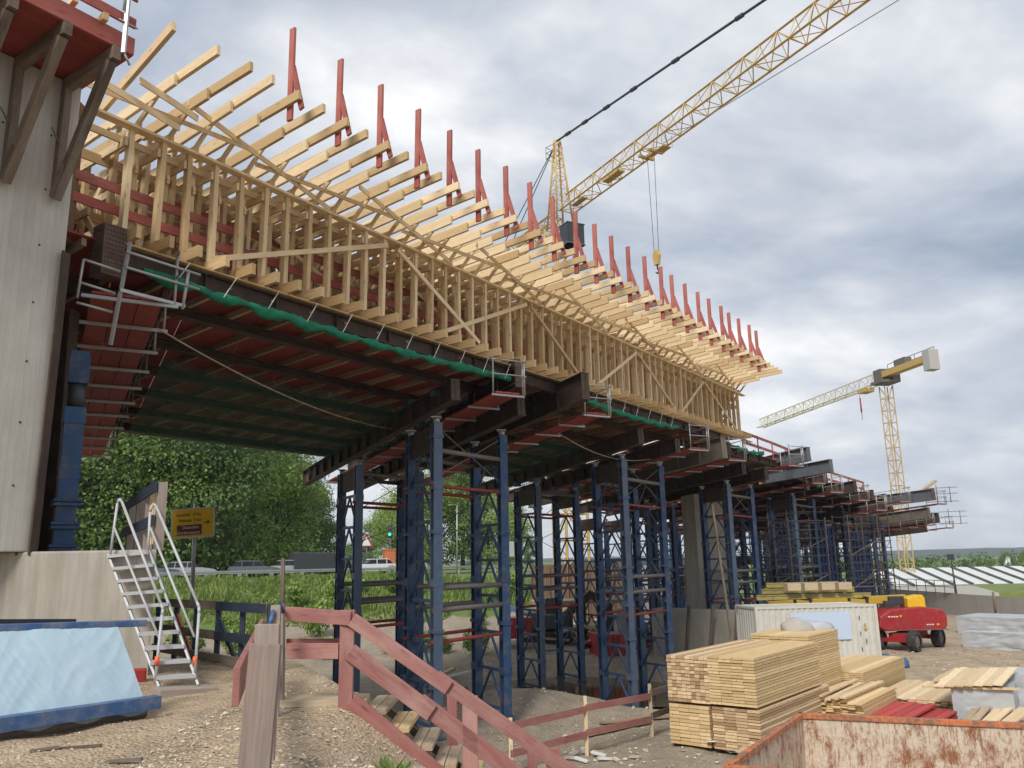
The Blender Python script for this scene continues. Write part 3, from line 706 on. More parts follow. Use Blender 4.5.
walkway(71.0, 3.2, -14, 3.0, 'low red plank walkway under the rusty crossbeam tip', near=1)
# galvanised scaffold brackets hanging beside the pier
t = thing('scaffold_ladder', 'galvanised perforated post with hanging rungs beside the rust brown block', 'scaffold', P(-.1, .5, 3.6))
pa = P(.02, .55, 5.95); pb = P(-.05, .3, 4.0)
MB().beam(pa, pb, .055, .055).build('post', GALV, t)
q1 = P(1.25, .55, 5.75); MB().tube(q1 + Z3*.0, P(1.2, .5, 4.95), .035, 8).build('outer_post', GALV, t)
for z in (5.72, 5.42): MB().tube(P(-.05, .56, z+.02), P(1.5, .56, z), .028, 8).build('guard_tube', GALV, t)
for k, (z, l) in enumerate(((5.02, 1.25),)): MB().beam(P(-.05, .45, z), P(l, .5, z), .05, .06).build('bracket', GALV, t)
mb = MB(); 
for a, b in ((P(-.1, .5, 5.35), P(-.75, .45, 5.4)), (P(-.1, .4, 4.95), P(-.75, .35, 5.0)), (P(-.75, .45, 5.4), P(-.75, .35, 4.7)), (P(-.1, .35, 4.6), P(-.75, .35, 4.62))): mb.tube(a, b, .025, 6)
mb.build('rung', GALV, t)
# nets
def net_roll(s1, s2, z, label, sag=.1):
    t = thing('safety_net', label, 'safety net', P(s1, .2, z-.2), group='rolled green safety nets')
    n = int((s2-s1)*12); mb = MB(); K = 12; rings = []
    for i in range(n+1):
        f = i/n; s = s1+(s2-s1)*f; per = abs(math.sin(f*(s2-s1)/1.15*math.pi)); c = P(s, .2 + .03*math.sin(s*5), z - .10*(1-per)*0 - sag*math.sin(f*math.pi) - .05*per)
        r = .05 + .045*per + .04*noise.noise(Vector((s*2, 1, z)))
        rings.append([c + N3*math.cos(2*math.pi*k/K)*r*(1+.9*noise.noise(Vector((s*6, k*.9, 3)))) + Z3*math.sin(2*math.pi*k/K)*r*(1.2+1.0*noise.noise(Vector((s*7, k*.8, 8)))) for k in range(K)])
    vs = [v for r in rings for v in r]; fs = [(i*K+k, i*K+(k+1) % K, (i+1)*K+(k+1) % K, (i+1)*K+k) for i in range(n) for k in range(K)]
    mb.add(vs, fs, .5, smooth=True); mb.build('net', NET, t)
    s = s1+.7
    while s < s2:
        MB().tube(P(s+.25, .27, 6.03), P(s-.05, .27, z-sag*.8), .011, 5).build('tie', ROPE, t)
        s += 1.12
net_roll(.5, 12.7, 5.62, 'rolled green safety net tied with white cords under the near fascia', .14)
net_roll(17.3, 25.5, 5.62, 'rolled green safety net hanging right of the dark crossbeam end', .1)
net_roll(31.5, 37, 5.6, 'green safety net just past the end of the timber fascia', .15)
net_roll(46.0, 48.5, 4.9, 'green safety net bundle at the far red walkway', .25)
# suspended net sheet
m, nt, bs = newmat('net mesh'); g1 = attr(nt, 'gc'); bs.inputs['Base Color'].default_value = (.012, .13, .08, 1); bs.inputs['Roughness'].default_value = .8
se = nt.nodes.new('ShaderNodeSeparateXYZ'); nt.links.new(g1, se.inputs[0])
fa_ = math_(nt, 'LESS_THAN', math_(nt, 'FRACT', math_(nt, 'MULTIPLY', se.outputs['X'], 9)), .2); fb_ = math_(nt, 'LESS_THAN', math_(nt, 'FRACT', math_(nt, 'MULTIPLY', se.outputs['Y'], 9)), .2)
nt.links.new(math_(nt, 'MAXIMUM', fa_, fb_), bs.inputs['Alpha']); NETM = m
def net_sheet(sa, sb, wa, wb, z, label):
    n = 24; k = 16; vs = []; 
    for i in range(n+1):
        for j in range(k+1):
            s = sa+(sb-sa)*i/n; w_ = wa+(wb-wa)*j/k; vs.append(PR(s, w_, z - .16*math.sin(math.pi*((i*4/n) % 1)) - .12*math.sin(math.pi*((j*3/k) % 1))))
    fs = [(i*(k+1)+j, i*(k+1)+j+1, (i+1)*(k+1)+j+1, (i+1)*(k+1)+j) for i in range(n) for j in range(k)]
    single('net_sheet', MB().add(vs, fs, .5, smooth=True), NETM, label, 'safety net')
net_sheet(1.6, 12.0, -3.0, WF+.1, 5.18, 'dark green net spread below the soffit of the near bay')
net_sheet(18.5, 27.5, -3.0, WF+.1, 5.18, 'dark green net spread below the soffit of the second bay')
# sagging cables under the soffit
def cable(name, a, b, sag, r, mat, label, cat, n=24):
    pts = []
    for i in range(n+1):
        f = i/n; pts.append(a.lerp(b, f) - Z3*sag*4*f*(1-f))
    return single(name, MB().path(pts, r), mat, label, cat)
cable('rope', P(1.2, -.3, 4.7), P(15.5, -5.5, 4.85), .55, .018, W_UNDER, 'thin rope sagging under the dark soffit from beside the pier to the towers', 'rope')
cable('rope', P(17.8, -1.2, 4.6), P(27, -1.5, 4.6), .5, .018, W_UNDER, 'thin rope sagging under the soffit of the second bay', 'rope')
# deck edge beyond the fascia with red guard rails
def edge_rail(s1, s2, w0, w1, z0, z1, label):
    t = thing('guard_railing', label, 'railing', P(s1, w0, z0), group='red edge railings')
    n = max(2, int((s2-s1)/2.0)); pts = [P(s1+(s2-s1)*i/n, w0+(w1-w0)*i/n, z0+(z1-z0)*i/n) for i in range(n+1)]
    for q in pts: MB().beam(q, q+Z3*1.1, .08, .05).build('post', W_RED, t)
    for h in (.5, 1.02):
        mb = MB()
        for a, b in zip(pts, pts[1:]): mb.beam(a+Z3*h, b+Z3*h, .04, .15)
        mb.build('rail', W_RED, t)
edge_rail(34.2, 44.0, .1, .1, 5.42, 5.35, 'red timber railing beginning where the timber fascia ends')
edge_rail(48.5, 60, .3, .3, 4.75, 4.9, 'far red timber railing on the lower deck')
edge_rail(60.2, 62.5, .3, -.6, 4.9, 4.2, 'short end piece of red railing at the far deck corner')
single('loose_timber_stack', MB().beam(P(66, 3.2, 5.4), P(67.4, 4.3, 6.4), .35, .18), W_UNDER, 'small wooden piece rising behind the longest light crossbeam', 'timber')
# scaffold tubes sticking out at far beams
for k, (s_, w_, z_, l) in enumerate(((65.4, 4.9, 5.0, 'at the tip of the longest light crossbeam'), (76.5, 4.0, 3.9, 'at the tip of the brown crossbeam'))):
    t = thing('scaffold_guard', 'thin scaffold tube guard ' + l, 'scaffold', PR(s_, w_, z_-.6), group='scaffold guards on beam tips')
    c = PR(s_, w_, z_); mb = MB()
    mb.tube(c-Z3*.7, c+Z3*.7, .03, 6).build('post', GALVD, t); MB().tube(c-Z3*.7+N3*.9, c+Z3*.5+N3*.9, .03, 6).build('post', GALVD, t)
    mb = MB()
    for h in (-.6, 0, .45): mb.tube(c+Z3*h-N3*.8, c+Z3*h+N3*1.4+U3*.3, .025, 6)
    mb.build('tube', GALVD, t)

# --- stair scaffold towers and dark clutter in the far half
SCAF = plain('dark scaffold tube', (.05, .045, .04), .7, .2, .25, (.12, .07, .05), .5, 5)
def scaffold_tower(c, wx, wy, zb, zt, rz, label, mat=SCAF, brown=False):
    t = thing('scaffold_tower', label, 'scaffold', (c[0], c[1], zb), rz, 'access scaffolds')
    for i in (0, 1):
        for j in (0, 1): MB().tube((wx*i, wy*j, 0), (wx*i, wy*j, zt-zb), .04, 6).build('standard', mat, t, local=True)
    mb = MB(); z = .2
    while z < zt-zb:
        for j in (0, 1): mb.tube((-.1, wy*j, z), (wx+.1, wy*j, z), .03, 6); mb.tube((-.1, wy*j, z+.5), (wx+.1, wy*j, z+.5), .025, 6)
        for i in (0, 1): mb.tube((wx*i, 0, z), (wx*i, wy, z), .03, 6)
        z += 1.0
    mb.build('ledger', mat, t, local=True)
    mb = MB(); z = .2
    while z < zt-zb-1: mb.beam((0, wy*.3, z), (wx, wy*.3, z), wy*.5, .05); mb.tube((0, 0, z), (wx, 0, z+1), .02, 6); z += 2
    mb.build('deck', W_DARK, t, local=True)
scaffold_tower((15.6, 47.5), 2.6, 1.4, -4.2, 2.2, R(20), 'brown tubed access scaffold directly behind the white container')
scaffold_tower((21.6, 54.0), 2.4, 1.4, -4.2, 2.6, R(20), 'grey access scaffold between the blue towers of the fourth and fifth rows')
scaffold_tower((25.2, 61.5), 1.4, 1.6, -4.2, 2.4, R(15), 'slim access scaffold close to the right end of the shoring')
scaffold_tower((26.9, 61.5), .8, 1.2, -4.2, 3.0, R(15), 'rightmost brown access scaffold below the longest crossbeam', RUST)
NAVYB = plain('dark blue formwork steel', (.012, .035, .11), .6, .2, .4, (.05, .04, .035), .6, 2)
for k, (x, y, wd, z0, z1) in enumerate(((20.2, 57, 1.7, -4.4, 2.0), (24.6, 61.5, 1.6, -4.4, 1.6), (17.2, 56, 1.7, -4.4, 2.2))):
    t = thing('formwork_wall', 'blue steel formwork wall panel standing %s' % ('in the middle of the far towers', 'near the right hand far towers', 'behind the brown scaffold right of the column')[k], 'formwork', (x, y, z0), R(18), 'blue formwork walls')
    MB().box((wd/2, 0, (z1-z0)/2), (wd, .08, z1-z0)).build('panel', NAVYB, t, local=True)
    mb = MB(); z = .3
    while z < z1-z0: mb.box((wd/2, -.09, z), (wd, .1, .12)); z += .6
    for i in range(6): mb.box((wd*i/5, -.09, (z1-z0)/2), (.08, .1, z1-z0))
    mb.build('rib', NAVYB, t, local=True)
scaffold_tower((17.0, 56.5), 5.0, 1.6, -4.2, 2.6, R(28), 'wide dark scaffold deep behind the fourth row of towers')
scaffold_tower((21.5, 62.0), 4.6, 1.6, -4.2, 2.2, R(28), 'dark scaffold far behind the blue formwork walls')
scaffold_tower((14.5, 51.0), 3.0, 1.6, -4.4, 2.8, R(28), 'dark scaffold right of the concrete column')
# concrete column between the rows with its footing wall
single('concrete_column', MB().prism([(10.2, 47, -4.6), (11.95, 47.5, -4.6), (11.5, 49.2, -4.6), (9.8, 48.7, -4.6)], (0, 0, 8.2)), CONCB, 'pale concrete bridge column rising behind the second tower row', 'column', bevel=.05)
single('concrete_wall', MB().prism([(7.2, 45.5, -6.2), (11.2, 42.2, -6.2), (11.8, 43.4, -6.2), (7.8, 46.9, -6.2)], (0, 0, 3.6)), CONCD, 'low dirty concrete footing wall left of the white container', 'wall', bevel=.03)
single('concrete_wall', MB().prism([(5.9, 50, -6.2), (7.5, 50, -6.2), (7.5, 52, -6.2), (5.9, 52, -6.2)], (0, 0, 3.3)), CONCD, 'low concrete block seen between the legs of the second row front tower', 'wall', bevel=.03)
for k, px in enumerate((-.1, .9, 1.9)):
    single('timber_prop', MB().beam((8.6+px, 44.0-px*.9, -5.9), (8.9+px, 43.2-px*.9, -2.3), .12, .12), W_DARK, 'weathered timber prop against the footing wall, %s' % ('left one', 'middle one', 'right one')[k], 'prop', 'props against the footing wall')
single('pole', MB().beam((9.55, 37.6, -5.1), (9.05, 37.9, 2.4), .10, .10), W_DARK, 'tall slim wooden pole leaning beside the container', 'pole')
# ================================================================== LEFT FOREGROUND
BX, BZ = at(157, 551, 12.95).x, .30
r2 = Vector((-.5, .866, 0))
t_ = Vector((BX, 12.95, -1.8))
single('concrete_block', MB().prism([(-14, 12.35, -1.8), t_, t_+r2*9, (-16, 22, -1.8)], (0, 0, BZ+1.8)), CONCB, 'big low concrete foundation block behind the blue tarp and the stairs', 'concrete block', bevel=.03)
# pier
a, b, c, d = P(-6.5, 1.0, BZ), P(-1.33, 1.0, BZ), P(-1.33, -.9, BZ), P(-6.5, -.9, BZ)
pm = MB().prism([a, b, c, d], (0, 0, 7.98)); org = a.copy(); ang = math.atan2((b-a).y, (b-a).x)
po = thing('concrete_pier', 'tall grey board-marked concrete pier at the left edge of the photo', 'pier', org, ang)
pm.build('shaft', CONC, po, bevel=.02)
mb = MB()
for k in range(7):
    for s_ in (-1.75, -2.5, -3.6):
        q = P(s_, 1.003, 1.2+k*.98+(.1 if s_ == -1.75 else 0)); mb.tube(q-N3*.01, q+N3*.004, .018, 8)
mb.build('tie_hole', BLACK, po)
# red platform with brackets on the pier
PZ = 8.30
t = thing('formwork_platform', 'red formwork platform jutting out from the top of the concrete pier', 'platform', P(-3, 1.7, PZ))
mb = MB()
for k in range(11): mb.beam(P(-6.5, .35+k*.205, PZ+.03+.002*(k % 2)), P(-1.36+.0*k, .35+k*.205, PZ+.03+.002*(k % 2)), .20, .05)
mb.build('deck', W_PLYRED, t)
MB().beam(P(-6.5, 2.55, PZ+.15), P(-1.30, 2.55, PZ+.15), .05, .30).build('edge_board', W_RED, t)
MB().beam(P(-1.31, .3, PZ+.15), P(-1.31, 2.52, PZ+.15), .05, .28).build('edge_board', W_RED, t)
for h in (.50, 1.0): MB().beam(P(-6.5, 2.66, PZ+h), P(-1.36, 2.66, PZ+h), .04, .17).build('guard_board', W_RED, t)
for s_ in (-1.55, -4.2):
    q = P(s_, 2.72, PZ-.15); gp = MB().beam(q, q+Z3*2.1, .05, .06).build('guard_post', GALV, t)
    MB().tube(q+Z3*.02, q+Z3*.02+U3*.12-Z3*.18, .02, 6).tube(q+Z3*.55-U3*.12, q+Z3*.55+U3*.2, .014, 6).tube(q+Z3*.75-U3*.06, q+Z3*.75-U3*.06+Z3*.5, .018, 6).build('clamp', GALV, gp)
for k, (a_, b_) in enumerate(((at(60, 18, 11.9), at(76, -2, 11.4)), (at(90, 33, 12.0), at(106, 16, 11.5)))):
    single('pale_timber', MB().beam(a_, b_, .09, .12), W_NEW, 'short pale timber end poking up behind the red platform edge, ' + ('left one', 'right one')[k], 'timber', 'timbers above the red platform')
bnames = ['right one at the platform corner', 'middle one', 'left one at the picture edge']
for k in range(3):
    s_ = -1.62 - k*.78
    t = thing('timber_bracket', 'weathered brown timber bracket carrying the red platform, ' + bnames[k], 'bracket', P(s_, 1.05, 6.0), group='timber brackets on the pier')
    MB().beam(P(s_, 1.10, 6.25), P(s_, 1.10, PZ-.05), .12, .15, up=N3).build('wall_post', W_DARK, t)
    MB().beam(P(s_+.02, 1.0, PZ-.13), P(s_+.02, 2.62, PZ-.13), .13, .22).build('ledger', W_DARK, t)
    MB().beam(P(s_-.01, 1.10, 6.05), P(s_-.01, 2.50, PZ-.25), .13, .19).build('strut', W_DARK, t)
    MB().beam(P(s_+.0, 1.10, 6.12), P(s_+.0, 1.42, 6.55), .17, .12).build('cleat', W_DARK, t)
    MB().tube(P(s_+.05, 1.02, 7.0), P(s_-.35, 1.5, 7.05), .018, 6).build('tie_rod', GALVD, t)
# fence on the block
t = thing('board_fence', 'navy and brown board fence on top of the concrete block behind the stair head', 'fence', (BX, 13.1, BZ))
f0 = Vector((BX-.05, 13.1, BZ))
for k in range(4): MB().beam(f0+r2*k*1.5, f0+r2*k*1.5+Z3*1.05, .14, .12, up=r2).build('post', W_GREY, t)
for h in (.98, .45): MB().beam(f0-r2*.1+Z3*h+Vector((-.1, -.04, 0)), f0+r2*5.2+Z3*h+Vector((-.1, -.04, 0)), .04, .17).build('rail', NAVY, t)
mb = MB()
for k in range(5): mb.beam(f0+r2*(.35+k*.32)+Z3*.1, f0+r2*(.42+k*.32)+Z3*.95, .05, .03)
mb.build('slat', W_NEW, t)
# stairs
TL, TR, BL, BR = at(109, 556, 12.85), at(150, 552, 12.95), at(160, 688, 11.75), at(199, 686, 11.98)
t = thing('aluminium_stairs', 'steep aluminium site stairs with tube handrails leaning on the concrete block', 'stairs', (BL.x, BL.y, -1.6))
for a, b in ((TL, BL), (TR, BR)): MB().beam(a, b, .03, .11, up=(0, -.8, .5)).build('stringer', ALU, t)
for i in range(10):
    f = (i+.05)/9.75; a = TL.lerp(BL, f); b = TR.lerp(BR, f)
    MB().beam(a, b, .24, .045).build('tread', ALU, t)
def railp(pts, mid, clamp, names='handrail'):
    mb = MB().path(pts, .021, 8); h = mb.build('handrail', ALU, t); MB().path(mid, .018, 8).build('mid_rail', ALU, t)
    MB().tube(clamp+Z3*.06, clamp-Z3*.06, .035, 8).build('clamp', ORANGE, t)
L0 = at(110, 557, 12.8); 
railp([L0, at(117.5, 503, 12.85), at(119.5, 499, 12.83), at(122, 502, 12.8), at(161, 604, 12.0), at(163, 609, 11.95), at(162, 615, 11.93), at(155, 684, 11.75)], [at(114, 527, 12.83), at(158.5, 637, 11.9)], at(157, 661, 11.8))
railp([at(148, 556, 12.9), at(150, 512, 12.95), at(153, 504, 12.95), at(156, 506, 12.9), at(197, 602, 12.2), at(199, 607, 12.15), at(199, 613, 12.12), at(195, 672, 12.0)], [at(150, 527, 12.95), at(194.5, 637, 12.08)], at(195, 661, 12.03))
single('base_plank', MB().beam(at(155, 692, 11.5)-Z3*.02, at(213, 689, 12.0)-Z3*.02, .4, .13), W_GREY, 'dirty plank under the foot of the aluminium stairs', 'plank', bevel=.01)
single('red_crate', MB().beam(at(128, 678, 12.4)+Z3*.02, at(146, 677, 12.5)+Z3*.02, .25, .2), REDP, 'small red crate on the ground behind the stairs foot', 'crate', bevel=.02)
# tarp panel
A, B, C, D = atz(-60, 746, -1.58), atz(148, 714, -1.58), at(117, 629, 9.95), at(-60, 634, 8.9)
t = thing('tarpaulin_formwork', 'leaning panel covered with a pale blue tarp between two blue beams', 'panel', (B.x, B.y, -1.6))
n_ = 130; k_ = 60; vs = []; nn = (B-A).cross(D-A).normalized()
if nn.y > 0: nn = -nn
for i in range(n_+1):
    for j in range(k_+1):
        f = i/n_; h = j/k_; p = A.lerp(B, f).lerp(D.lerp(C, f), h)
        wv = .011*noise.noise(Vector((f*4+h*1.5, h*1.2-f*2, 3))) + .0055*(1-abs(noise.noise(Vector((f*9-h*3.5, h*1.6+f*2, 8))))*3) + .003*(1-abs(noise.noise(Vector((f*22+h*9, h*3-f*6, 4))))*3)
        p = p + nn*(.03+wv) + Z3*(.02*math.sin(f*26) if j == 0 else 0); vs.append(p)
fs = [(i*(k_+1)+j, i*(k_+1)+j+1, (i+1)*(k_+1)+j+1, (i+1)*(k_+1)+j) for i in range(n_) for j in range(k_)]
TARP = plain('pale blue tarp', (.33, .45, .52), .5, 0, .08, (.44, .50, .53), .35, 3, bstr=.35)
MB().add(vs, fs, .5, smooth=True).build('tarp', TARP, t)
mb = MB().prism([A-nn*-.0, B, C, D], -nn*.10); mb.build('board', W_GREY, t)
MB().beam(A+nn*.12+Z3*.05, B+nn*.12+(B-A).normalized()*.06+Z3*.05, .16, .13).build('base_beam', BLUERAIL, t)
single('blue_beam', MB().beam(D+Z3*.03+nn*.02, at(146, 623, 10.25), .12, .075), BLUERAIL, 'long blue painted beam lying along the top of the tarp covered panel', 'beam', bevel=.008)
single('dark_plank', MB().beam(D+Z3*.10+Vector((0, .35, 0)), at(70, 621, 10.6), .2, .05), NAVY, 'dark plank behind the blue beam at the left edge', 'plank')
for k, (x, y, l) in enumerate(((108, 757, .3), (60, 748, .35), (30, 752, .2))):
    p = atz(x, y, -1.6); p.z = gz(p.x, p.y)+.01; single('wood_scrap', MB().beam(p, p+Vector((l, .06*k, .01)), .05, .02), W_DARK, 'dark wood scrap on the gravel in front of the tarp, ' + ('right', 'middle', 'left')[k] + ' one', 'wood scrap', 'wood scraps')
# yellow direction sign
sg = thing('direction_sign', 'yellow direction sign with a brown panel and an arrow on a grey pole', 'road sign', at(194, 600, 30) )
c0 = at(193, 523, 30); SX = Vector((1, .10, .06)).normalized(); SY = Vector((-.04, 0, 1)).normalized(); SN = SX.cross(SY).normalized()
if SN.y > 0: SN = -SN
MB().tube(at(192, 600, 30.1), at(195.5, 504.5, 30.1), .07, 10).build('pole', GALV, sg)
MB().beam(c0-SX*.72, c0+SX*.72, .05, 1.0, up=SY).build('panel', SIGNY, sg)
mb = MB()
for sx in (-1, 1): mb.beam(c0+SX*.73*sx-SY*.52, c0+SX*.73*sx+SY*.52, .045, .07, up=SN)
for sy in (-1, 1): mb.beam(c0-SX*.73+SY*.51*sy, c0+SX*.73+SY*.51*sy, .07, .045, up=SY)
mb.build('frame', plain('sign rim', (.55, .52, .40), .5), sg)
MB().beam(c0-SX*.55-SY*.24+SN*.03, c0+SX*.32-SY*.24+SN*.03, .012, .36, up=SY).build('brown_panel', SIGNB, sg)
def text(body, size, pos, X, Y, mat, name, parent=None, align='LEFT', squash=1.0):
    cu = bpy.data.curves.new(name, 'FONT'); cu.body = body; cu.size = size; cu.extrude = .002; cu.align_x = align
    tmp = bpy.data.objects.new('tmp', cu); COL.objects.link(tmp)
    me = bpy.data.meshes.new_from_object(tmp.evaluated_get(bpy.context.evaluated_depsgraph_get())); bpy.data.objects.remove(tmp)
    N = X.cross(Y).normalized(); vs = [Vector(pos)+X*v.co.x*squash+Y*v.co.y+N*v.co.z for v in me.vertices]; fs = [list(p.vertices) for p in me.polygons]
    bpy.data.meshes.remove(me)
    return MB().add(vs, fs, .5).build(name, mat, parent)
o_ = SN*.03
text('Sonnefeld  17 km', .155, c0-SX*.58+SY*.26+o_, SX, SY, SIGNK, 'lettering', sg, squash=.80)
text('Michelau  5 km', .155, c0-SX*.50+SY*.05+o_, SX, SY, SIGNK, 'lettering', sg, squash=.85)
text('Deutsches', .16, c0-SX*.36-SY*.20+o_*1.5, SX, SY, SIGNW, 'lettering', sg, squash=.85)
text('Korbmuseum', .16, c0-SX*.53-SY*.385+o_*1.5, SX, SY, SIGNW, 'lettering', sg, squash=.9)
MB().beam(c0+SX*.37+o_, c0+SX*.55+o_, .01, .03, up=SY).prism([c0+SX*.50+SY*.085+o_, c0+SX*.60+o_, c0+SX*.50-SY*.085+o_, c0+SX*.53+o_], SN*.008).build('arrow', SIGNK, sg)
# fence at the platform edge
fa, fb = Vector((-7.3, 17.3, 0)), Vector((-3.95, 13.6, 0))
t = thing('site_fence', 'brown and navy board fence on the edge of the upper ground before the grassy bank', 'fence', (fa.x, fa.y, gz(fa.x, fa.y, 0)))
fd = (fb-fa).normalized(); fl = (fb-fa).length; FZ = -1.6
for k in range(6):
    q = fa+fd*(fl*k/5)+Z3*FZ; MB().beam(q-Z3*.3, q+Z3*1.02, .08, .08).build('post', NAVY, t)
    if k in (1, 3): MB().beam(q-Z3*.05+Vector((.5, -.35, 0)), q+Z3*.75, .05, .07).build('brace', W_RED if k == 1 else NAVY, t)
mid = fa.lerp(fb, .62); sd_ = Vector((-.04, -.07, 0))
for h in (.95, .45):
    MB().beam(fa+Z3*(FZ+h)+sd_, mid+Z3*(FZ+h)+sd_, .035, .15).build('rail', W_DARK, t); MB().beam(mid+Z3*(FZ+h)+sd_*1.4, fb+Z3*(FZ+h)+sd_*1.4, .035, .15).build('rail', NAVY, t)
MB().beam(fa+Z3*(FZ+.07)+sd_, fb+Z3*(FZ+.07)+sd_, .05, .14).build('toe_board', W_DARK, t)
# upright boards and handrail of the wooden stairs
single('upright_board', MB().beam(at(253, 784, 5.95), at(266, 644, 5.95), .055, .215, up=(-1, 0, 0)), W_GREY, 'wide grey weathered board standing upright closest to the camera', 'board', 'upright boards by the gravel path', bevel=.004)
single('upright_board', MB().beam(at(262, 760, 6.7), at(268, 624, 6.7), .055, .19, up=(-1, 0, 0)), W_GREY, 'grey weathered board standing just behind the widest upright board', 'board', 'upright boards by the gravel path', bevel=.004)
single('blue_strap', MB().beam(at(240, 790, 6.1), at(246, 735, 6.15), .03, .05, up=(-1, 0, 0)), BLUERAIL, 'blue strap at the foot of the widest upright board', 'strap')
a, b = at(236, 687, 6.25), at(262, 629, 11.6)
single('edge_rail', MB().beam(a, b, .05, .27), W_PINKD, 'thick faded red board running back along the path left of the upright boards', 'board', bevel=.004)
t = thing('stair_handrail', 'faded red timber handrail of the wooden stairs going down to the right', 'handrail', (-1.95, 9.7, -1.6))
SL_ = Vector((1, .02, -.745)); Y0 = 9.7
pA = at(345, 610, Y0); 
def hp(px, ytop, ybot, Y, nm='post', wpx=.16): 
    a, b = at(px, ytop, Y), at(px, ybot, Y); return MB().beam(b, Vector((b.x, b.y, a.z)), .07, wpx, up=(-1, 0, 0)).build(nm, W_PINK, t, bevel=.004)
hp(345.5, 610, 714, Y0)
po2 = at(470, 696, Y0); MB().beam(Vector((po2.x, Y0, po2.z)), Vector((po2.x, Y0, po2.z-1.5)), .07, .17, up=(-1, 0, 0)).build('post', W_PINK, t, bevel=.004)
po3 = at(553, 748, Y0+.02); MB().beam(po3, po3-Z3*1.3, .07, .16, up=(-1, 0, 0)).build('post', W_PINKD, t, bevel=.004)
gp_ = at(452, 690, 10.8); MB().beam(gp_, gp_-Z3*1.0, .08, .12, up=(-1, 0, 0)).build('post', W_PINKD, t)
gp_ = at(532, 742, 10.8); MB().beam(gp_, gp_-Z3*1.0, .08, .12, up=(-1, 0, 0)).build('post', W_PINKD, t)
o2 = Vector((0, -.06, 0))
a, b = at(287, 613, 9.85), at(352, 618, Y0); MB().beam(a+o2, b+o2, .045, .155).build('rail', W_PINK, t, bevel=.003)
a, b = at(287, 651, 9.85), at(339, 651, Y0); MB().beam(a, b, .045, .17).build('rail', W_PINK, t, bevel=.003)
MB().beam(at(287, 644, 10.1), at(339, 644, 10.0), .045, .12).build('rail', W_PINKD, t)
def slope_rail(p1, p2, nm, wd, mats, over=.0):
    a, b = at(*p1, Y0)+o2, at(*p2, Y0)+o2; d = (b-a).normalized(); L = (b-a).length; cut = L*.36
    MB().beam(a, a+d*(cut+.18), .04, wd).build(nm, mats[0], t, bevel=.003); MB().beam(a+d*cut-o2*.75+Z3*.015, b-o2*.75+Z3*.015, .04, wd).build(nm, mats[1], t, bevel=.003)
slope_rail((353, 619), (590, 787), 'rail', .155, (W_PINK, W_PINK)); slope_rail((351, 651), (545, 797), 'rail', .185, (W_PINK, W_PINK))
a, b = at(349, 704, Y0), at(470, 806, Y0); st_ = MB().beam(a+o2*.3, b+o2*.3, .05, .27); st_.build('stringer', W_PINKD, t, bevel=.003)
single('rail_end_post', MB().beam(at(280, 714, 9.95), at(281, 604, 9.95), .10, .08), W_GREY, 'grey post at the left end of the faded red handrail', 'post')
single('rail_end_post', MB().beam(at(274, 720, 9.3), at(276, 605, 9.3), .05, .10, up=(-1, 0, 0)), W_GREY, 'grey board post with a blue rope beside the handrail end', 'post')
single('blue_rope', MB().path([at(269, 628, 9.2), at(273, 612, 9.25), at(280, 604, 9.6), at(283, 612, 9.8)], .025, 6), BLUERAIL, 'short blue rope tied round the grey posts', 'rope')
single('thin_post', MB().beam(at(282, 625, 12.5), at(283, 558, 12.5), .05, .05), W_DARK, 'thin wooden stake rising behind the handrail end', 'stake')
t = thing('wooden_stairs', 'rough pale plank steps going down the gravel slope behind the handrail', 'stairs', (-1.9, 10.2, -1.6))
MB().beam((-3.0, 10.0, -1.52), (-1.75, 10.1, -1.53), .5, .06).build('landing', W_UNDER, t)
for k in range(14):
    x = -1.62+k*.262; z = -1.62-k*.196
    mb = MB()
    for j in range(2): mb.beam((x, 9.78, z+j*.0), (x, 10.85+random.uniform(-.04, .04), z), .13, .05)
    mb = MB().beam((x-.07, 9.78, z), (x-.07, 10.85, z), .125, .05).beam((x+.065, 9.80, z-.003), (x+.065, 10.88, z-.003), .125, .05); mb.build('tread', W_JOIST if k % 3 == 1 else W_UNDER, t)
MB().beam((-1.75, 10.9, -1.80), (1.9, 10.9, -4.55), .05, .25).build('stringer', W_DARK, t)
# low fence on the lower ground
t = thing('low_fence', 'low fence of faded red boards on pale posts left of the timber stacks', 'fence', (1.8, 23.2, -5))
pf = [Vector((-.2, 21.2, -5)), atz(587, 754, -5), atz(652, 737, -5), Vector((5.6, 27.6, -5))]
for k, q in enumerate(pf[1:3]): MB().beam(q-Z3*.1, q+Z3*1.45, .11, .09).build('post', W_NEW if k == 0 else W_UNDER, t)
MB().beam(pf[0]-Z3*.1, pf[0]+Z3*1.3, .11, .09).build('post', W_NEW, t)
for h in (1.12, .5):
    for k, (a, b) in enumerate(zip(pf, pf[1:])): MB().beam(a+Z3*(h+.04*k)-Vector((0, .07, 0)), b+Z3*(h+.1*(k == 2))-Vector((0, .07, 0)), .04, .17).build('rail', W_PINKD if k < 2 else W_DARK, t)
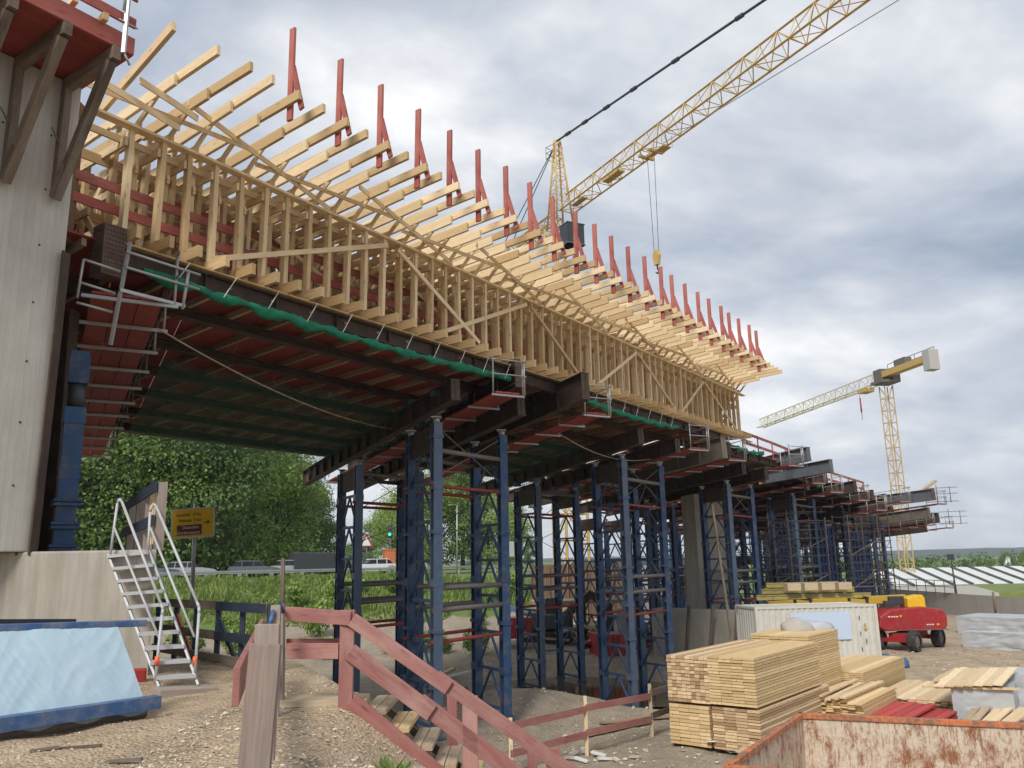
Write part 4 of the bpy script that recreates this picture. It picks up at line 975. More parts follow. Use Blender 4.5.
# ================================================================== TIMBER STACKS
E2, D2 = Vector((.785, -.62, 0)), Vector((.62, .785, 0))
def pack(o, W, L, H, bw, bh, label, mat=W_STACKD, e=E2, d=D2, group='timber packs', gap=.007, cat='timber pack', jit=.02, straps=True):
    t = thing('timber_pack', label, cat, o+e*W/2+d*L/2, group=group)
    nb = max(1, round(W/bw)); nh = max(1, round(H/bh)); bw = W/nb; bh = H/nh; mb = MB()
    for j in range(nh):
        for i in range(nb):
            a = o+e*(i+.5)*bw+Z3*(j+.5)*bh; j0, j1 = random.uniform(-jit, jit), random.uniform(-jit, jit)
            mb.beam(a+d*j0, a+d*(L+j1), bw-gap*.7, bh-gap*2)
    mb.build('boards', mat, t)
    if straps:
        mb = MB()
        for f in (.15, .5, .85): mb.beam(o+d*L*f-e*.004+Z3*H*.5, o+d*(L*f+.03)-e*.004+Z3*H*.5, .006, H+.008); mb.beam(o+d*L*f+e*(W+.004)+Z3*H*.5, o+d*(L*f+.03)+e*(W+.004)+Z3*H*.5, .006, H+.008); mb.beam(o+d*(L*f)-e*.004+Z3*(H+.006), o+d*(L*f)+e*(W+.004)+Z3*(H+.006), .03, .006)
    return t
W_STK2 = wood('sawn timber ends mixed', (.36, .22, .11), (.80, .61, .38), var=.7)
o = atz(671, 743, -4.86); bz = Z3*.0
for k in range(4): single('bearer', MB().beam(o-Z3*.05+D2*(.3+k*1.6)-E2*.05, o-Z3*.05+D2*(.3+k*1.6)+E2*2.6, .1, .09), W_DARK, 'squared timber bearer under the front timber packs, number %s from the front' % ('one', 'two', 'three', 'four')[k], 'bearer', 'bearers under the packs')
pack(o, 1.18, 5.2, 1.02, .30, .09, 'lower left front timber pack with wide pale board ends')
pack(o+Z3*1.08, 1.24, 5.0, 1.20, .135, .09, 'upper left front timber pack with square mixed brown ends', W_STK2)
pack(o+E2*1.26, 1.30, 5.4, 1.04, .32, .075, 'lower right front timber pack with darker board ends', W_STK2)
pack(o+E2*1.22+Z3*1.10, 1.30, 4.9, 1.22, .32, .078, 'upper right front timber pack of neat thin boards, tallest front corner', W_STACKD)
pack(o+D2*5.6+E2*.1, 1.9, 2.9, 2.42, .3, .075, 'timber pack standing right behind the front packs before the container')
pack(atz(800, 727, -5)+Z3*.1, 1.9, 3.6, .72, .2, .06, 'low loose pack right of the tall front packs, boards slipping', gap=.008, jit=.12, straps=False)
pack(atz(800, 706, -5)+D2*1.0+Z3*.1, 1.9, 5.4, 1.0, .24, .06, 'long low timber pack behind the slipping one, pointing at the container')
for k in range(6):
    a = atz(808, 727, -5)+E2*(.1+k*.22)+Z3*(.88+.04*(k % 3)); q = a+D2*3.6+E2*random.uniform(-.2, .2)
    single('loose_board', MB().beam(a-D2*.3, q, .16, .05), W_STACK, 'loose pale board lying on the slipping pack, %s' % ('leftmost', 'second from left', 'third from left', 'third from right', 'second from right', 'rightmost')[k], 'board', 'loose boards on the slipping pack')
pack(atz(868, 712, -5)+D2*.5+Z3*.05, 2.7, 4.4, .40, .2, .05, 'wide flat pile of fresh boards behind the red boards', W_STACK, gap=.008, jit=.15, straps=False)
pack(atz(930, 700, -5)+D2*.9, .6, 3.8, .62, .2, .1, 'narrow pile of thick planks left of the wrapped pack', W_STACK, gap=.01, jit=.1, straps=False)
t = thing('red_boards', 'stack of bright red painted boards lying behind the rusty skip', 'boards', atz(880, 722, -5))
q = atz(842, 728, -5); mb = MB(); e3, d3 = Vector((.75, -.66, 0)), Vector((.66, .75, 0))
for k in range(9):
    for j in range(3): 
        if j < 2 or k < 7: mb.beam(q+e3*(k*.29)+Z3*(.14+j*.13)+d3*random.uniform(-.1, .1), q+e3*(k*.29)+Z3*(.16+j*.13)+d3*(2.9+random.uniform(-.15, .15)), .27, .06)
mb.build('board_layer', W_REDSTK, t)
for k in range(3): single('red_tube_bundle', MB().tube(q+e3*(2.4+.12*k)+Z3*.08, q+e3*(2.6+.12*k)+Z3*.08+d3*2.6, .06, 8), W_PINKD, 'faded red round post beside the bright red boards, ' + ('left', 'middle', 'right')[k] + ' one', 'post', 'red posts by the red boards')
# wrapped pack with boards on top
q = atz(955, 722, -5); e4, d4 = Vector((.97, -.24, 0)), Vector((.55, .835, 0))
t = thing('wrapped_pack', 'pack wrapped in grey plastic with fresh boards laid on its top', 'wrapped pack', q)
def wrap(o, e, d, W, L, H, seed, am=1.0):
    n = 20; mb = MB(); vs = []; fs = []
    faces = [(o, e*W, Z3*H), (o+d*L, d*-L, Z3*H), (o+e*W, d*L, Z3*H), (o+Z3*H, e*W, d*L), (o+d*L+e*W, e*-W, Z3*H)]
    for f0_, a, b in faces:
        nn = a.cross(b).normalized(); vs = []
        for i in range(n+1):
            for j in range(n+1):
                p = f0_+a*(i/n)+b*(j/n); ed = min(i, n-i, j, n-j)/n; vs.append(p + nn*am*(.06*noise.noise(p*2.2+Vector((seed, 0, 0)))+.03*noise.noise(p*7))*min(1, ed*6))
        mb.add(vs, [(i*(n+1)+j, (i+1)*(n+1)+j, (i+1)*(n+1)+j+1, i*(n+1)+j+1) for i in range(n) for j in range(n)], .5, smooth=True)
    return mb
wrap(q, e4, d4, 1.7, 2.2, .95, 1).build('wrap', PLASTIC, t)
t = thing('wrapped_pack', 'second grey plastic wrapped pack right behind the first at the photo edge', 'wrapped pack', q+d4*2.6+e4*.6)
wrap(q+d4*2.5+e4*.5, e4, d4, 1.7, 2.0, 1.1, 4).build('wrap', PLASTIC, t)
t = thing('board_pile', 'fresh pale boards fanned out on top of the grey wrapped pack', 'boards', q+Z3*1.0)
mb = MB()
for k in range(7): mb.beam(q+Z3*(1.04+.012*k)+e4*(-.3+.27*k)-d4*.2, q+Z3*(1.20+.01*k)+e4*(.0+.27*k)+d4*2.9, .25, .045)
mb.build('board', W_STACK, t)
MB().beam(q+Z3*.99-e4*.8+d4*.1, q+Z3*.99+e4*1.9-d4*.1, .12, .06).build('bearer', W_STACK, t)
for k in range(6):
    a = atz(958+k*9, 735, -5)+Z3*(.1+.05*(k % 2)); single('loose_plank', MB().beam(a, a+Vector((1.5+.1*k, 1.7, .3)), .2, .05), W_STACK if k > 1 else W_UNDER, 'plank lying between the skip and the wrapped pack, %s' % ('leftmost', 'second', 'third', 'fourth', 'fifth', 'rightmost')[k], 'plank', 'planks behind the skip')
a = atz(775, 748, -5); single('plywood_offcut', MB().prism([a, a+Vector((.75, .25, .05)), a+Vector((.62, .75, .95)), a+Vector((-.22, .5, .85))], (0.02, .03, 0)), CARDB, 'light plywood offcut leaning on the lower right front pack', 'plywood sheet')
for k in range(9):
    a = atz(718+random.uniform(-8, 28), 752+random.uniform(-6, 12), -5)+Z3*(.05+.03*k); b = a+Vector((random.uniform(-.5, .5), random.uniform(-.4, .4), random.uniform(-.03, .12)))
    single('debris_piece', MB().beam(a, b, .22, .03), WHITEP if k % 3 else CARDB, 'torn scrap of pale board or foil on the heap in front of the packs', 'debris', 'torn scraps before the timber packs')
rnd = random.Random(9)
for k in range(10):
    a = atz(rnd.uniform(560, 660), rnd.uniform(752, 766), -5)+Z3*.04; b = a+Vector((rnd.uniform(-.5, .5), rnd.uniform(-.3, .3), .05))
    single('debris_piece', MB().beam(a, b, .12, .05), STONE if k % 2 else WHITEP, 'broken pale scrap on the ground below the low fence', 'debris', 'scraps below the low fence')
# ================================================================== RUSTY SKIP
m, nt, bs = newmat('worn skip paint'); gcv = nt.nodes.new('ShaderNodeTexCoord').outputs['Object']; tn = attr(nt, 'tint', 'Fac')
n1 = noise_(nt, scalev(nt, gcv, (1, 1, .5)), 3.6, 12, .85); n2 = noise_(nt, scalev(nt, gcv, (7, 7, .6)), 2.6, 10, .8); n3 = noise_(nt, gcv, 14, 6, .8)
base = mixc(nt, ramp(nt, n3, [(.3, (0, 0, 0)), (.7, (1, 1, 1))]), (.46, .38, .29), (.66, .57, .45))
rustc = mixc(nt, n3, (.11, .035, .015), (.36, .15, .06))
ff_ = math_(nt, 'MAXIMUM', ramp(nt, n1, [(.48, (0, 0, 0)), (.58, (1, 1, 1))]), ramp(nt, n2, [(.53, (0, 0, 0)), (.60, (1, 1, 1))]))
c = mixc(nt, ff_, base, rustc); nt.links.new(c, bs.inputs['Base Color']); bs.inputs['Roughness'].default_value = .75; bump(nt, bs, n3, .3, .01); SKIPW = m
m, nt, bs = newmat('worn orange paint'); gcv = nt.nodes.new('ShaderNodeTexCoord').outputs['Object']; n1 = noise_(nt, gcv, 5, 10, .8); n3 = noise_(nt, gcv, 22, 6, .8)
c = mixc(nt, ramp(nt, n1, [(.42, (0, 0, 0)), (.56, (1, 1, 1))]), (.62, .18, .06), mixc(nt, n3, (.10, .045, .025), (.34, .20, .13))); nt.links.new(c, bs.inputs['Base Color']); bs.inputs['Roughness'].default_value = .7; SKIPO = m
cN = atz(801, 717, -3.4); lN = atz(733, 766, -3.4); rN = atz(1030, 727.5, -3.4); dl, dr = (lN-cN).normalized(), (rN-cN).normalized()
t = thing('skip', 'rusty open skip with worn white inside and orange rim at the lower right', 'skip', cN-Z3*1.6)
zb_ = Z3*-1.55; LL, LR = 5.2, 7.0
def wall(a, b, mat, nm):
    MB().beam(a+zb_/2, b+zb_/2, .05, 1.5, up=Z3).build(nm, mat, t); 
wall(cN, cN+dr*LR, SKIPW, 'back_wall'); wall(cN, cN+dl*LL, SKIPW, 'side_wall'); wall(cN+dr*LR, cN+dr*LR+dl*LL, SKIPW, 'side_wall'); wall(cN+dl*LL, cN+dl*LL+dr*LR, SKIPW, 'front_wall')
for a, b in ((cN-dl*.06, cN+dl*LL), (cN-dr*.06, cN+dr*LR), (cN+dl*LL, cN+dl*LL+dr*LR), (cN+dr*LR, cN+dr*LR+dl*LL)): MB().beam(a+Z3*.03, b+Z3*.03, .12, .11).build('rim', SKIPO, t, bevel=.01)
MB().prism([cN+zb_, cN+dl*LL+zb_, cN+dl*LL+dr*LR+zb_, cN+dr*LR+zb_], (0, 0, .05)).build('floor', SKIPW, t)
mb = MB()
for k in range(1, 6): mb.beam(cN+dl*LL*k/5.5+zb_+(-dr)*.06, cN+dl*LL*k/5.5-dr*.06, .1, .08)
mb.build('outer_rib', SKIPO, t)
# ================================================================== CONTAINER
CB = plain('container off white', (.58, .57, .51), .55, 0, .06, (.33, .26, .19), .3, 1.2)
ct = thing('shipping_container', 'off white corrugated container with a pale blue notice on its long side', 'container', (11.0, 39.2, -4.85), R(6.5))
def corr(L, H, y0, amp=.035, per=.28):
    vs = []; x = .08; i = 0; pts = []
    while x < L-.08:
        k = i % 4; pts.append((x, amp if k in (1, 2) else 0)); x += per*(.32 if k in (1, 3) else .18)*1.0*1.0 + (0 if k in (1, 3) else .0); i += 1
    mb = MB(); n = len(pts); vv_ = []
    for px, dy in pts: vv_ += [(px, y0+dy, .12), (px, y0+dy, H-.10)]
    mb.add(vv_, [(2*i, 2*i+2, 2*i+3, 2*i+1) for i in range(n-1)], .5)
    return mb
CL, CW, CH = 5.9, 2.44, 2.6
corr(CL, CH, .02).build('long_wall', CB, ct, local=True)
mb = corr(CW, CH, 0); mb.v = [Vector((.02+v.y, v.x, v.z)) for v in mb.v]; mb.build('end_wall', CB, ct, local=True)
mb = corr(CW, CH, 0); mb.v = [Vector((CL-.02-v.y, v.x, v.z)) for v in mb.v]; mb.build('end_wall', CB, ct, local=True)
mb = corr(CL, CH, 0); mb.v = [Vector((v.x, CW-.02-v.y, v.z)) for v in mb.v]; mb.build('long_wall', CB, ct, local=True)
MB().box((CL/2, CW/2, CH-.06), (CL-.1, CW-.1, .04)).build('roof', CB, ct, local=True)
mb = MB()
for x in (.05, CL-.05):
    for y in (.05, CW-.05): mb.box((x, y, CH/2), (.14, .14, CH))
for y in (.05, CW-.05): mb.box((CL/2, y, .08), (CL-.16, .1, .16)); mb.box((CL/2, y, CH-.06), (CL-.16, .1, .10))
for x in (.05, CL-.05): mb.box((x, CW/2, .08), (.1, CW-.16, .16)); mb.box((x, CW/2, CH-.06), (.1, CW-.16, .10))
mb.build('frame', CB, ct, local=True)
NOT = plain('pale blue notice', (.50, .60, .74), .5, 0, .02)
nt_ = MB().box((3.1, -.035, 1.68), (2.9, .01, 1.25)).build('notice', NOT, ct, local=True)
mb = MB()
for k in range(3): mb.box((1.98, -.046, 1.98-.11*k), (.30, .008, .06))
mb.build('red_stripes', plain('red print', (.55, .03, .05), .5, 0, 0), nt_, local=True)
mb = MB()
for k in range(5): mb.box((5.0+ (k % 2)*.25, -.025+.003, 2.0-.35*k), (.04, .01, .18))
mb.build('marking', SIGNK, ct, local=True)
MB().box((5.25, -.045, 1.55), (.12, .03, .14)).build('plate', plain('yellow plate', (.5, .38, .05), .5), ct, local=True)
# stuff on the container and behind it
ry = R(6.5)
def cpt(x, y, z): return ct.location + Matrix.Rotation(ry, 3, 'Z') @ Vector((x, y, z))
for k in range(3):
    a, b = cpt(1.5+.5*k, 3.4+.5*k, 2.85+.28*k), cpt(7.6-.6*k, 3.4+.5*k, 2.85+.28*k)
    single('formwork_girder', MB().beam(a+Z3*.1, b+Z3*.1, .1, .05).beam(a-Z3*.1, b-Z3*.1, .1, .05).beam(a, b, .03, .2), plain('yellow formwork girder%d' % k, (.36, .29, .09), .7, 0, .3, (.12, .09, .05), .6), 'long yellow timber formwork girder behind the container roof, %s' % ('lowest', 'middle', 'topmost')[k], 'girder', 'yellow formwork girders')
t = thing('girder_stand', 'dark storage rack carrying the yellow formwork girders behind the container', 'rack', cpt(4, 4, 0))
for x in (1.2, 4.2, 7.2):
    for y in (3.1, 4.9): MB().beam(cpt(x, y, 0), cpt(x, y, 2.75), .12, .12).build('upright', RUST, t)
    MB().beam(cpt(x, 3.0, 2.72), cpt(x, 5.0, 2.72), .12, .14).build('crossbar', RUST, t)
mb = MB()
for k in range(4): mb.beam(cpt(3.0+.9*k, 3.2, 3.35), cpt(3.7+.9*k, 3.2, 3.35), .5, .35, tint=.3)
tag(mb.build('pallet_boxes', W_UNDER), 'row of dull wooden boxes on top of the yellow girders', 'boxes')
# white bags and blue bags
def blob(name, c, sx, sy, sz, mat, label, cat, group=None, seed=0, flat=-.5):
    vs = []; n = 16; k = 10
    for j in range(k+1):
        ph = math.pi*j/k
        for i in range(n):
            th = 2*math.pi*i/n; v = Vector((math.sin(ph)*math.cos(th), math.sin(ph)*math.sin(th), math.cos(ph))); r = 1+.28*noise.noise(v*1.6+Vector((seed, 0, 0)))+.12*noise.noise(v*4+Vector((seed, 3, 0)))
            v = v*r; vs.append(Vector(c)+Vector((v.x*sx, v.y*sy, max(v.z, flat)*sz)))
    return single(name, MB().add(vs, [(j*n+i, (j+1)*n+i, (j+1)*n+(i+1) % n, j*n+(i+1) % n) for j in range(k) for i in range(n)], .5, smooth=True), mat, label, cat, group)
blob('sack', o+D2*7.4+E2*1.0+Z3*2.45, .55, .4, .35, plain('grey sack', (.40, .37, .33), .8), 'grey brown sack on the timber pack in front of the container notice', 'sack', seed=1)
blob('sack', o+D2*8.2+E2*1.35+Z3*2.45, .6, .35, .26, PLASTIC, 'pale plastic sack on the timber pack before the container', 'sack', seed=2)
blob('blue_bag', atz(885, 663, -5)+Z3*.15, .38, .4, .26, BLUERAIL, 'crumpled blue bag on the ground right by the container corner', 'bag', 'blue bags', 3)
blob('blue_bag', atz(899, 668, -5)+Z3*.18, .48, .4, .32, BLUERAIL, 'larger crumpled blue bag between the container and the red lift', 'bag', 'blue bags', 5)
# ================================================================== BOOM LIFT
bl_ = thing('boom_lift', 'red and yellow wheeled boom lift parked right of the container, boom pointing left', 'boom lift', (21.0, 46.6, -5), R(3))
def wheel(c, r, wd, par, nm='wheel', local=True):
    x, y, z = c; mb = MB(); N = 28; prof = [(.62, -.5), (.88, -.5), (.97, -.38), (1, -.15), (1, .15), (.97, .38), (.88, .5), (.62, .5)]
    vs = []
    for i in range(N):
        a = 2*math.pi*i/N; tr = .05 if i % 2 else 0
        for pr_, w_ in prof: rr = (pr_-(tr if pr_ > .95 else 0))*r; vs.append((x+math.cos(a)*rr, y+w_*wd, z+math.sin(a)*rr))
    K = len(prof); mb.add(vs, [(i*K+j, i*K+j+1, ((i+1) % N)*K+j+1, ((i+1) % N)*K+j) for i in range(N) for j in range(K-1)], .5)
    w_ = mb.build(nm, BLACK, par, local=local)
    mb = MB().tube((x, y-wd*.36, z), (x, y+wd*.36, z), r*.63, 20); mb.tube((x, y-wd*.44, z), (x, y+wd*.44, z), r*.2, 12)
    mb.build('rim', GALVD, w_, local=True)
    return w_
bl_.scale = (.92, .92, .92)
LIFTC = Matrix.Translation((.35, 0, 0)) @ Matrix.Rotation(R(38), 4, 'Z')
for c in ((-1.6, -1.0, .58), (1.6, -1.0, .58), (-1.6, 1.0, .58), (1.6, 1.0, .58)):
    wo = wheel(c, .58, .46, bl_); wo.matrix_local = LIFTC
mb = MB().box((0, 0, .76), (3.2, .9, .42)).box((-1.6, 0, .6), (.25, 1.8, .25)).box((1.6, 0, .6), (.25, 1.8, .25)).tube((0, 0, .9), (0, 0, 1.15), .6, 20); co_ = mb.build('chassis', REDP, bl_, local=True, bevel=.03); co_.matrix_local = LIFTC
yy = 1.05
def xz(pts): return [Vector((x, -yy, z)) for x, z in pts]
MB().prism(xz([(-1.9, 1.35), (-1.55, 1.1), (2.05, 1.1), (2.22, 1.35), (2.24, 1.95), (2.0, 2.25), (.9, 2.42), (-1.1, 2.30), (-1.75, 1.95)]), (0, 2*yy, 0)).build('turntable', REDP, bl_, local=True, bevel=.08)
MB().box((.6, -yy-.005, 1.14), (3.2, .02, .05)).build('grey_strip', GALVD, bl_, local=True)
MB().prism([Vector((x, -.5, z)) for x, z in ((.25, 2.36), (.8, 2.28), (1.35, 2.1), (1.33, 2.9), (1.2, 3.08), (.6, 2.98), (.25, 2.9))], (0, .95, 0)).build('counterweight', YELM, bl_, local=True, bevel=.05)
MB().beam((.5, .25, 2.85), (-7.8, .5, 2.62), .42, .46).build('boom', plain('dull yellow boom', (.45, .29, .03), .5, 0, .15), bl_, local=True, bevel=.03)
MB().beam((-7.6, .5, 2.64), (-8.3, .52, 2.62), .34, .36).build('boom_end', DARKM, bl_, local=True, bevel=.02)
MB().box((-.2, .1, 2.75), (.9, .5, .5)).box((-.7, 0, 2.6), (.5, .4, .3)).build('engine_block', DARKM, bl_, local=True, bevel=.03)
mb = MB()
for k in range(4): mb.box((-1.25+.16*k, -yy-.012, 1.9), (.11, .012, .07)); 
for k in range(3): mb.box((1.0+.16*k, -yy-.012, 1.42), (.11, .012, .06))
mb.build('white_marking', WHITEP, bl_, local=True); MB().box((1.62, -yy-.012, 1.42), (.14, .012, .09)).box((-.55, -yy-.012, 1.93), (.12, .012, .1)).build('yellow_marking', YELM, bl_, local=True)
# grey covered machine behind left wheel
blob('covered_machine', Vector((19.2, 48.8, -3.6)), .95, .9, 1.1, plain('grey cover', (.28, .27, .25), .6, 0, .3, (.12, .1, .09), .5), 'grey dusty machine hood standing left behind the boom lift', 'machine', seed=9, flat=-1.2)
# ================================================================== RIGHT BACKGROUND
a, b = at(880, 592, 82), at(1060, 599, 58)
single('retaining_wall', MB().prism([Vector((a.x, a.y, -6.3)), Vector((b.x, b.y, -6.3)), Vector((b.x, b.y+.4, -6.3)), Vector((a.x, a.y+.4, -6.3))], (0, 0, 3.05)), concrete('wall concrete', (.38, .36, .33), False, .3, .08), 'long grey concrete wall behind the red lift on the right', 'wall')
q = [at(960, 626, 52), at(1045, 640, 47)]
for k, (a, b, hh_, dd, lab) in enumerate(((at(958, 632, 55), at(1050, 640, 51), 1.1, 3.5, 'long heap under a grey sheet along the concrete wall'), (at(963, 645, 46.5), at(1045, 655, 43.5), .9, 1.0, 'long grey wrapped pack in front of the sheeted heap'))):
    a = Vector((a.x, a.y, -5.05)); b = Vector((b.x, b.y, -5.05)); e_ = (b-a).normalized(); d_ = Vector((-e_.y, e_.x, 0))
    t = thing('covered_heap' if k == 0 else 'long_wrapped_pack', lab, 'covered heap' if k == 0 else 'wrapped pack', a)
    wrap(a, e_, d_, (b-a).length, dd, hh_, k*5, 2.2).build('sheet', PLASTIC, t)
GHA = plain('greenhouse white roof', (.60, .61, .60), .5, 0, .03); GHB = plain('greenhouse gutter', (.07, .07, .07), .6)
gh = thing('greenhouse', 'long row of white roofed greenhouse bays behind the concrete wall', 'greenhouse', (50, 100, -6))
n_b = 22; Xa, Xb = 44.0, 94.0; Ya = 98
ea, eb, za, zb2 = Vector((0, Ya, -3.45)), Vector((0, Ya+9, -1.95)), 0, 0
rs = []
for k in range(n_b):
    x0 = Xa+(Xb-Xa)*k/n_b; x1 = Xa+(Xb-Xa)*(k+1)/n_b; sk_ = .2
    e0, e1 = Vector((x0, Ya, -3.55)), Vector((x1-.45, Ya, -3.55)); r0, r1 = Vector((x0+sk_, Ya+9, -1.75)), Vector((x1+sk_-.45, Ya+9, -1.75))
    md0, md1 = (e0+e1)/2+Z3*.04, (r0+r1)/2+Z3*.04
    MB().add([e0, md0, e1, r0, md1, r1], [(0, 1, 4, 3), (1, 2, 5, 4), (0, 2, 1), (3, 4, 5)], .5).build('roof_bay', GHA, gh)
    MB().beam(Vector((x1-.22, Ya-.1, -3.46)), Vector((x1+sk_-.22, Ya+9, -1.66)), .32, .14).build('gutter', GHB, gh)
MB().prism([(Xa, Ya+.1, -6.6), (Xb, Ya+.1, -6.6), (Xb+.1, Ya+8.9, -6.6), (Xa+.1, Ya+8.9, -6.6)], (0, 0, 3.05)).build('wall', plain('greenhouse wall', (.40, .41, .38), .6, 0, .15), gh)
def leafcloud(mb, c, R3, n, size, rnd, shell=.55, seed=0):
    for _ in range(n):
        while True:
            v = Vector((rnd.uniform(-1, 1), rnd.uniform(-1, 1), rnd.uniform(-1, 1)))
            if .05 < v.length < 1: break
        d_ = v.normalized(); rr = (shell + (1-shell)*rnd.random())
        rr *= 1 + .30*noise.noise(d_*2.2+Vector((seed, 0, 0))) + .16*noise.noise(d_*5+Vector((0, seed, 0)))
        p = Vector(c) + Vector((d_.x*R3[0], d_.y*R3[1], d_.z*R3[2]))*rr
        nrm = (d_ + Vector((rnd.uniform(-1, 1), rnd.uniform(-1, 1), rnd.uniform(-.4, 1.2)))*.8).normalized()
        a = nrm.cross(Vector((rnd.uniform(-1, 1), rnd.uniform(-1, 1), rnd.uniform(-1, 1)))).normalized(); b = nrm.cross(a); s = size*rnd.uniform(.5, 1.25)
        mb.add([p-a*s*.5, p-b*s*.32, p+a*s*.5, p+b*s*.32], [(0, 1, 2, 3)], gc=[p]*4)
def tree_mesh(seed, H, Wd, clumps, per, size):
    rnd = random.Random(seed); mb = MB()
    for k in range(clumps):
        h = rnd.random()**.8; ang = rnd.uniform(0, 6.3); rad = Wd*(.25+.75*math.sin(math.pi*(.18+.75*h)))*rnd.uniform(.35, .8)
        c = (math.cos(ang)*rad, math.sin(ang)*rad, H*(.12+.78*h)); s = Wd*rnd.uniform(.30, .5)
        leafcloud(mb, c, (s, s, s*.72), per, size, rnd, seed=seed+k)
    return mb
protos = []
def tree(label, loc, H, kind, rz, mat_i, group):
    t = thing('tree', label, 'tree', loc, rz, group); key = (kind, mat_i)
    if key not in tree.cache:
        Wd = (.30, .36, .26, .40)[kind]; mb = tree_mesh(kind*11+3, 1.0, Wd, 52, 330, .0215); cr_ = mb.build('crown', LEAFD if mat_i else LEAF, t, local=True)
        tk = MB(); rr = random.Random(kind); tk.tube((0, 0, -.03), (0.01, 0, .5), .022, 8, .012)
        for k in range(7): a = rr.uniform(0, 6.3); z = rr.uniform(.12, .45); tk.tube((0, 0, z), (math.cos(a)*.2, math.sin(a)*.2, z+rr.uniform(.1, .25)), .010, 6, .003)
        tr_ = tk.build('trunk', BARK, t, local=True); tree.cache[key] = (cr_.data, tr_.data)
        cr_.scale = tr_.scale = (H, H, H)
    else:
        for nm, me_ in zip(('crown', 'trunk'), tree.cache[key]):
            o_ = bpy.data.objects.new(nm, me_); COL.objects.link(o_); o_.parent = t; o_.scale = (H, H, H)
tree.cache = {}
LN = ['far left tree of the forest', 'tall tree behind the fence on the block', 'tree just left of the yellow sign', 'tree right above the yellow sign', 'tree above the silver car', 'tree behind the grey car', 'tree left of the sky gap', 'slim tree sloping down to the sky gap', 'lower tree at the right end of the forest', 'last small tree beside the sky gap']
tl = [(20, 80, 17, 0, 0), (62, 78, 20, 1, 0), (100, 79, 18.5, 0, 1), (135, 80, 19, 1, 0), (168, 84, 18.5, 3, 0), (200, 83, 19, 1, 1), (228, 88, 17.5, 0, 0), (252, 92, 17.5, 3, 0), (276, 100, 17, 1, 0), (298, 108, 15.5, 0, 1), (316, 118, 14, 2, 0)]
for i, (px, Y, H, k, m_) in enumerate(tl):
    p = at(px, 570, Y); p.z = -1.4
    tree(('broad bright green ' if not m_ else 'darker green ') + (LN[i] if i < 10 else 'tree farthest right along the forest edge'), p, H, k, i*1.3, m_, 'forest trees beyond the road')
rnd = random.Random(11)
for i in range(14):
    px = 15+i*21+rnd.uniform(-6, 6); p = at(px, 570, 100+i*1.5+rnd.uniform(0, 8)); p.z = -1
    tree('dense forest tree in the back row of the wood beyond the road', p, rnd.uniform(17, 20)*(1-.2*(i > 10)), i % 4, i*.9, (i+1) % 2, 'back row forest trees')
for i, (px, Y, H, k, m_) in enumerate([(372, 150, 9.5, 0, 1), (392, 140, 13.5, 1, 0), (414, 135, 15.5, 3, 0), (438, 128, 17, 1, 0), (463, 130, 16.5, 0, 1), (488, 132, 15, 3, 0), (510, 140, 12.5, 1, 0), (530, 190, 7, 0, 1), (352, 190, 7, 3, 1), (340, 210, 7, 0, 0)]):
    p = at(px, 570, Y); p.z = -1.5
    tree('green roadside tree seen between the shoring towers, %s' % ('lowest left', 'left', 'behind the traffic light', 'tallest', 'darker one in the middle', 'right of the middle', 'rightmost tall one', 'small far one behind the second row', 'small far one left of the first towers', 'farthest small one by the sky gap')[i], p, H, k, i*.7+2, m_, 'trees seen between the towers')
for i, (px, Y, H) in enumerate([(990, 230, 9), (1008, 210, 12), (1030, 200, 14), (965, 300, 7), (900, 330, 5.5), (925, 340, 5.5), (880, 340, 6), (945, 340, 5)]):
    p = at(px, 565, Y); p.z = -7; H *= .62
    tree('round green tree beyond the greenhouse, %s' % ('left of the right edge', 'second from the right edge', 'at the right edge of the photo', 'lower one farther left', 'small one right of the yellow mast', 'small far one above the greenhouse', 'small one left of the yellow mast', 'tiny one above the roof ridge')[i], p, H, i % 4, i*1.9, 1 if i % 2 else 0, 'trees beyond the greenhouse')
# shrubs on the bank and undergrowth below the forest
sh = None; rnd = random.Random(21)
for i in range(26):
    px = rnd.choice((rnd.uniform(300, 520), rnd.uniform(170, 330))); Y = rnd.uniform(44, 66); p = at(px, 590, Y); p.z = gz(p.x, p.y, 0)-.1
    if sh is None:
        mb = MB(); r2_ = random.Random(2)
        for c in ((0, 0, .4), (.3, .1, .6), (-.3, .1, .55), (0, -.2, .8)): leafcloud(mb, c, (.45, .45, .42), 260, .13, r2_, .3, 4)
        o_ = mb.build('shrub', LEAF, loc=Vector((0, 0, 0)), local=True); sh = o_
    else: o_ = sh.copy(); COL.objects.link(o_)
    o_.location = p; o_.rotation_euler = (0, 0, i); k = rnd.uniform(.8, 1.9); o_.scale = (k, k, k*rnd.uniform(.9, 1.4)); tag(o_, 'leafy green shrub growing in the tall grass of the bank', 'shrub', 'shrubs on the bank')
mb = MB(); rnd = random.Random(31)
for i in range(60):
    px = -20+i*6.2; p = at(px, 568, 77+rnd.uniform(0, 5)+max(0, i-30)*.9); leafcloud(mb, (p.x, p.y, rnd.uniform(-.6, 1.6)), (2.2, 1.5, 2.0), 160, .5, rnd, .4, i)
tag(mb.build('undergrowth', LEAFD), 'dark bushy undergrowth along the foot of the forest behind the road', 'undergrowth', kind='stuff')
